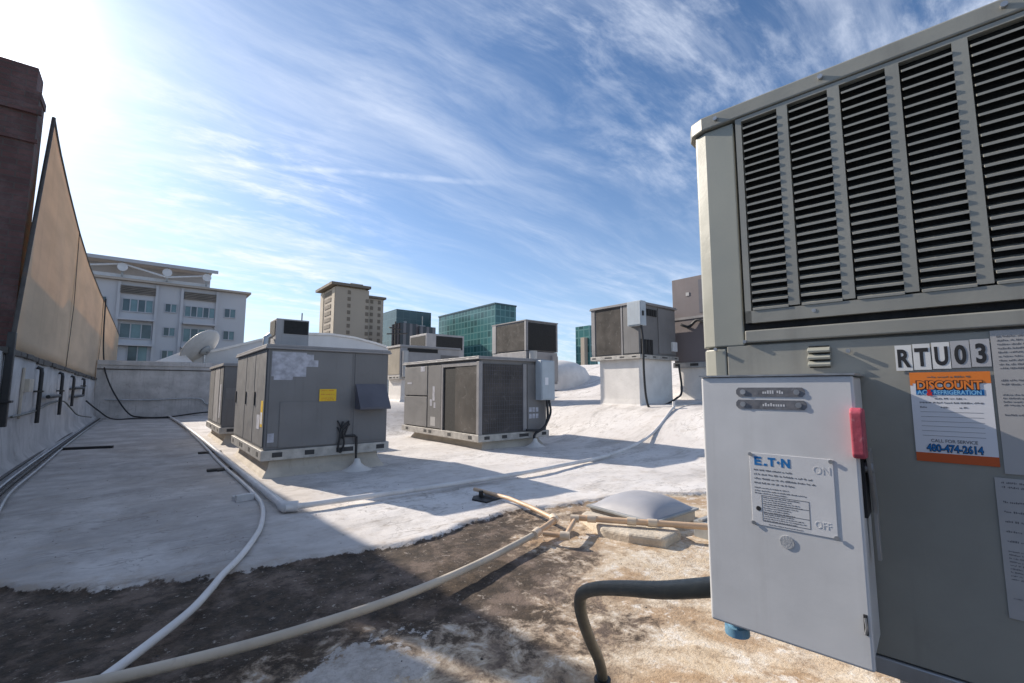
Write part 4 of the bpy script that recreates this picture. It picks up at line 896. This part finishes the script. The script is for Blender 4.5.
# cap screws and small hardware
screws(BU, [(.075, Z(2.217)), (.31, Z(2.219)), (.60, Z(2.219))], 'F', .012, .0055)
screws(BU, [(.116, Z(1.615)), (.322, Z(1.580)), (.045, Z(1.60)), (.265, Z(1.676))], 'F', .001, .0045)
v = MB(); 
for k in range(3):
    zc = Z(1.548+.0155*k)
    pts = [(0, 0), (-.011, .001), (-.013, .005), (-.008, .010), (0, .0135)]
    v.prism([(y, zc+z) for y, z in pts], .247, .290, 'x')
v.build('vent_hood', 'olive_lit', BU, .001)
m = MB(); m.face('F', .249, .288, Z(1.5455), Z(1.595), .0, .0015); m.build('vent_backing', 'coil', BU)
# number cards
xs_ = [.399, .4265, .4545, .4815, .5085]
for k, chs in enumerate('RTU03'):
    c_ = MB(); xx = xs_[k]; zc = Z(1.535+.0012*k)
    c_.face('F', xx, xx+.0258, zc, zc+.052, .001, .0016); co = c_.build('number_card', 'card' if k < 3 else 'card_grey', BU)
    tag(co, 'small card reading '+chs)
    t_ = MB(); text_mb(t_, chs, .049, xx+.0129, zc+.0085, .0017, 'F', 'CENTER', .035, .66 if chs != 'U' else .60); t_.build('lettering', 'ink', co)
# orange and white service sticker
sx0, sx1, sz0, sz1 = .418, .531, 1.357, 1.531
st = MB(); st.face('F', sx0, sx1, Z(sz0), Z(sz1), .001, .0013); so = st.build('service_sticker', 'paper', BU)
o_ = MB(); o_.face('F', sx0, sx1, Z(sz1-.022), Z(sz1), .0013, .0015); o_.face('F', sx0, sx0+.004, Z(sz1-.026), Z(sz1-.022), .0013, .0015)
o_.build('orange_band', 'orange', so)
o_ = MB(); o_.face('F', sx0, sx1, Z(sz0), Z(sz0+.017), .0013, .0015); o_.build('orange_foot', 'orange_red', so)
b_ = MB(); b_.face('F', sx0+.008, sx1-.010, Z(sz1-.0445), Z(sz1-.034), .0014, .0017); b_.build('blue_band', 'blue', so)
cx_ = (sx0+sx1)/2-.001
t_ = MB(); text_mb(t_, 'DISCOUNT', .0225, cx_, Z(sz1-.0335), .0016, 'F', 'CENTER', .10, .80); t_.build('lettering_shadow', 'ink', so)
t_ = MB(); text_mb(t_, 'DISCOUNT', .0225, cx_, Z(sz1-.0330), .0020, 'F', 'CENTER', .03, .80); t_.build('lettering', 'orange', so)
t_ = MB(); text_mb(t_, 'AC', .0125, sx0+.010, Z(sz1-.0438), .0018, 'F', 'LEFT', .02, .85); text_mb(t_, 'REFRIGERATION', .0115, sx0+.0335, Z(sz1-.0435), .0018, 'F', 'LEFT', .02, .78)
t_.build('lettering', mat('print_light_blue', (.25, .55, .8), .6, bump=0), so)
t_ = MB(); text_mb(t_, '&', .0165, sx0+.0235, Z(sz1-.0455), .0021, 'F', 'LEFT', .03, .8); t_.build('lettering', 'red', so)
t_ = MB(); text_mb(t_, 'CALL FOR SERVICE', .0085, cx_, Z(sz0+.038), .0014, 'F', 'CENTER', .012, .9); rnd = random.Random(5)
dashes(t_, sx0+.026, sx1-.026, Z(sz1-.011), .0042, .0016, rnd); dashes(t_, sx0+.034, sx1-.034, Z(sz1-.053), .004, .0014, rnd); dashes(t_, sx0+.012, sx1-.012, Z(sz1-.061), .004, .0014, rnd)
for xx in (.012, .042, .068): dashes(t_, sx0+xx, sx0+xx+.012, Z(sz1-.070), .004, .0014, rnd)
t_.build('lettering', 'ink_grey', so)
r_ = MB(); [r_.face('F', sx0+.012, sx1-.014, Z(sz1-.078-.0092*k), Z(sz1-.0774-.0092*k), .0013, .0015) for k in range(6)]; r_.build('ruled_lines', 'ink_grey', so)
t_ = MB(); text_mb(t_, '480-474-2614', .0190, cx_, Z(sz0+.0205), .0015, 'F', 'CENTER', .06, .72); t_.build('phone_shadow', 'ink', so)
t_ = MB(); text_mb(t_, '480-474-2614', .0190, cx_, Z(sz0+.0208), .0019, 'F', 'CENTER', .012, .72); t_.build('phone_number', 'blue', so)
# info sheets at the right edge
def sheet(x0, x1, z0, z1, rows, mt, seed, lb):
    s_ = MB(); s_.face('F', x0, x1, Z(z0), Z(z1), .001, .0013); so = s_.build('info_label', mt, BU); tag(so, lb)
    t_ = MB(); rnd = random.Random(seed)
    for fr, n_, hh in rows:
        for k in range(n_): dashes(t_, x0+.008, x1-.02*rnd.random()-.006, Z(z1-(z1-z0)*fr-k*hh*1.75), hh, .0014, rnd)
    t_.build('lettering', 'ink_grey', so); return so
i1 = sheet(.536, .72, 1.346, 1.606, [(.05, 9, .0042), (.36, 2, .0042), (.46, 4, .0036), (.60, 1, .004)], 'paper_grey', 1, 'tall grey printed sheet with dense lines, above')
q_ = MB(); q_.face('F', .565, .72, Z(1.362), Z(1.425), .0014, .0016); q_.build('frame_print', 'ink_grey', i1)
q_ = MB(); q_.face('F', .568, .717, Z(1.365), Z(1.422), .0016, .0018); q_.build('inner_field', 'paper_grey', i1)
q_ = MB(); q_.face('F', .571, .71, Z(1.394), Z(1.418), .0018, .0020); q_.build('dark_field', 'ink', i1)
sheet(.522, .70, 1.095, 1.338, [(.04, 2, .0045), (.18, 1, .0045), (.25, 1, .0045), (.32, 1, .0045), (.39, 1, .0045), (.46, 1, .0045), (.53, 9, .0034), (.86, 1, .003)], 'paper_grey', 2, 'second grey printed sheet of ruled rows, below')
# tall curb carrying the big unit
cu_ = MB(); cu_.box(.34, L-.1, .30, WD-.1, -.95, Z(.927)); o = cu_.build('roof_curb', 'foam', None, .02)
o.location = (1.1437, .6179, ZB); o.rotation_euler = (0, 0, R(-82)); tag(o, 'tall foam curb in shadow under the big foreground unit', 'curb', 'raised curbs under the rooftop units')

# disconnect box hung on the face
DX = empty('disconnect_box', (1.1437, .6179, ZB), 'pale grey electrical disconnect box with a red handle, hung on the big foreground unit', 'electrical box', None, R(-82))
bx0, bx1, bz0, bz1, bd = .060, .343, .998, 1.528, .16
m = MB(); m.face('F', bx0+.006, bx1-.004, Z(bz0)+.004, Z(bz1)-.006, .003, bd-.014); m.build('enclosure', 'box_paint', DX, .004)
m = MB(); m.face('F', bx0+.001, bx1, Z(bz0), Z(bz1)-.004, bd-.0135, bd); m.build('door', 'box_paint', DX, .005, 3)
m = MB(); m.face('F', bx0-.002, bx1+.003, Z(bz1)-.0035, Z(bz1), .002, bd+.004); m.build('drip_edge', 'galv', DX)
for k, (ta, tb) in enumerate(((.136, .264), (.135, .266))):
    z0_ = Z(1.482-.026*k); m = MB()
    hw = .0095; cz = z0_+hw
    poly = [(ta+hw*.5, z0_), (tb-hw*.5, z0_), (tb, z0_+hw*.6), (tb, z0_+hw*1.4), (tb-hw*.5, z0_+2*hw), (ta+hw*.5, z0_+2*hw), (ta, z0_+hw*1.4), (ta, z0_+hw*.6)]
    m.prism(poly, -(bd+.0012), -(bd+.0002), 'y'); tg_ = m.build('engraved_tag', 'tag_metal', DX); tag(tg_, ('upper' if k == 0 else 'lower')+' dark engraved metal tag')
    t_ = MB(); dashes(t_, ta+.052, tb-.034, z0_+.006, .009, bd+.0013, random.Random(k+8)); t_.build('lettering', 'ink_pale', tg_)
    for a in (ta+.014, tb-.014):
        s_ = MB(); s_.tube([(a, -bd-.002, cz), (a, -bd-.0032, cz)], .0055, 12); s_.build('rivet', 'galv', tg_)
# instruction plate
p0, p1, pz0, pz1 = .156, .302, 1.218, 1.364
m = MB(); m.face('F', p0, p1, Z(pz0), Z(pz1), bd+.0003, bd+.0012); pl = m.build('instruction_plate', 'plate', DX, .0006)
t_ = MB(); dd = bd+.0013
zl = Z(pz1-.0245); xl = p0+.009; hl = .0175
def lrect(x0, x1, z0, z1): t_.face('F', xl+x0, xl+x1, zl+z0*hl, zl+z1*hl, dd-bd*0, dd+.0003)
lrect(0, .0042, 0, 1); lrect(.0042, .0135, 0, .23); lrect(.0042, .0125, .39, .61); lrect(.0042, .0135, .77, 1)
t_.prism([(xl+.0165, zl), (xl+.0235, zl), (xl+.0235, zl+hl*.26), (xl+.0185, zl+hl*.26)], -dd-.0003, -dd, 'y')
lrect(.0255, .0395, .77, 1); lrect(.0303, .0347, 0, .77)
t_.prism([(xl+.0415, zl+hl*.5), (xl+.0445, zl+hl*.3), (xl+.0475, zl+hl*.5), (xl+.0445, zl+hl*.7)], -dd-.0003, -dd, 'y')
lrect(.0495, .0537, 0, 1); lrect(.0613, .0655, 0, 1)
t_.prism([(xl+.0537, zl+hl), (xl+.0537, zl+hl*.62), (xl+.0613, zl), (xl+.0613, zl+hl*.38)], -dd-.0003, -dd, 'y')
t_.build('lettering', 'blue', pl)
t_ = MB(); rnd = random.Random(4)
for fr, l_, hh in ((.245, .60, .0040), (.305, .88, .0044), (.365, .93, .0044), (.425, .62, .0044), (.49, .52, .003), (.53, .78, .003), (.565, .5, .003)):
    dashes(t_, p0+.007, p0+.007+(p1-p0)*.82*l_, Z(pz1-(pz1-pz0)*fr), hh, dd, rnd)
for k in range(12): dashes(t_, p0+.022, p0+.022+.075*rnd.uniform(.6, 1), Z(pz1-(pz1-pz0)*.615-k*.0042), .0026, dd, rnd)
dashes(t_, p0+.03, p0+.09, Z(pz0+.003), .0024, dd, rnd)
t_.build('small_print', 'ink_grey', pl)
t_ = MB(); bx_, by_ = p0+.019, p0+.103
for z_ in (.060, .044, .026, .009): t_.face('F', bx_, by_, Z(pz0+z_), Z(pz0+z_+.0009), bd+.0013, bd+.0015)
t_.face('F', bx_, bx_+.0007, Z(pz0+.009), Z(pz0+.061), bd+.0013, bd+.0015); t_.face('F', by_-.0007, by_, Z(pz0+.009), Z(pz0+.061), bd+.0013, bd+.0015)
t_.build('print_frame', 'ink_grey', pl)
t_ = MB(); t_.tube([(p0+.0125, -bd-.0013, Z(pz0+.033)), (p0+.0125, -bd-.0017, Z(pz0+.033))], .0048, 12); t_.build('hazard_symbol', 'ink', pl)
t_ = MB(); text_mb(t_, 'ON', .021, p1-.034, Z(pz1-.03), bd+.0013, 'F', 'LEFT', .0, .9); text_mb(t_, 'OFF', .019, p1-.036, Z(pz0+.014), bd+.0013, 'F', 'LEFT', .0, .8)
t_.build('embossed_word', 'ink_pale', pl)
for a, z_ in ((p0+.002, pz1-.003), (p1-.003, pz1-.004), (p0+.002, pz0+.003), (p1-.002, pz0+.002)):
    s_ = MB(); s_.tube([(a, -bd-.002, Z(z_)), (a, -bd-.0035, Z(z_))], .0040, 10); s_.build('rivet', 'galv', pl)
m = MB(); m.tube([(.217, -bd, Z(1.194)), (.217, -bd-.0016, Z(1.194))], .0125, 24); m.build('embossed_disc', mat('disc_paint', (.43, .44, .45), .5, var=.1, vs=40, bump=.2, bs=300), DX)
m = MB(); m.box(bx1-.012, bx1-.006, -bd-.003, -bd+.002, Z(1.06), Z(1.095)); m.build('latch', 'black', DX, .001)
m = MB(); m.tube([(bx1-.010, -bd-.004, Z(1.062)), (bx1-.007, -bd-.008, Z(1.075)), (bx1-.009, -bd-.005, Z(1.090))], .0022, 8); m.build('latch_pin', 'galv', DX)
# handle on the right side
hd = MB(); hx = bx1+.012
hd.prism([(-.15, Z(1.385)), (-.088, Z(1.26)), (-.078, Z(1.17)), (-.064, Z(1.17)), (-.058, Z(1.28)), (-.1, Z(1.385))], hx-.004, hx+.002, 'x'); ho = hd.build('handle_lever', 'galv', DX, .001)
g_ = MB()
prof_ = [(-.140, 1.378), (-.136, 1.372), (-.112, 1.370), (-.106, 1.376), (-.106, 1.455), (-.111, 1.462), (-.130, 1.464), (-.140, 1.456)]
prof_ = [(-.182, 1.378), (-.178, 1.372), (-.150, 1.370), (-.144, 1.376), (-.144, 1.455), (-.149, 1.462), (-.174, 1.464), (-.182, 1.456)]
g_.prism([(y, Z(z)) for y, z in reversed(prof_)], bx1-.008, bx1+.012, 'x'); g_.build('red_grip', 'knob', ho, .004, 3)
g_ = MB(); g_.box(bx1-.002, bx1+.004, -.14, -.075, Z(1.26), Z(1.39)); g_.build('handle_slot', 'black', ho)
g_ = MB(); g_.tube([(bx1, -.12, Z(1.35)), (bx1+.016, -.12, Z(1.35))], .010, 12); g_.build('pivot_bolt', 'galv', ho)
# blue hub under the box, hub at side
m = MB(); m.tube([(.10, -.115, Z(bz0)+.006), (.10, -.115, Z(bz0)-.016)], .018, 14); m.tube([(.10, -.115, Z(bz0)-.016), (.10, -.115, Z(bz0)-.034)], .025, 14); m.build('blue_hub', 'bluefit', DX, .002)

# hose
hz = [(1.215, .50, 1.03), (1.235, .60, .985), (1.261, .708, .935), (1.303, .866, .866), (1.389, 1.069, .782), (1.458, 1.254, .702), (1.51, 1.385, .625), (1.55, 1.437, .545), (1.60, 1.467, .458), (1.70, 1.511, .314), (1.80, 1.554, .187), (1.865, 1.588, .08), (1.872, 1.592, .0)]
HS = empty('flexible_conduit', (1.87, 1.59, 0), 'thick dark flexible conduit bending from the disconnect box down to the roof', 'conduit')
m = MB(); m.tube([(x-1.87, y-1.59, z) for x, y, z in smooth_path(hz, 8)], .0265, 18); m.build('hose', 'rubber', HS)
m = MB(); m.tube([(0, 0, -.02), (0, 0, .055)], .042, 14); m.build('roof_collar', 'black', HS)
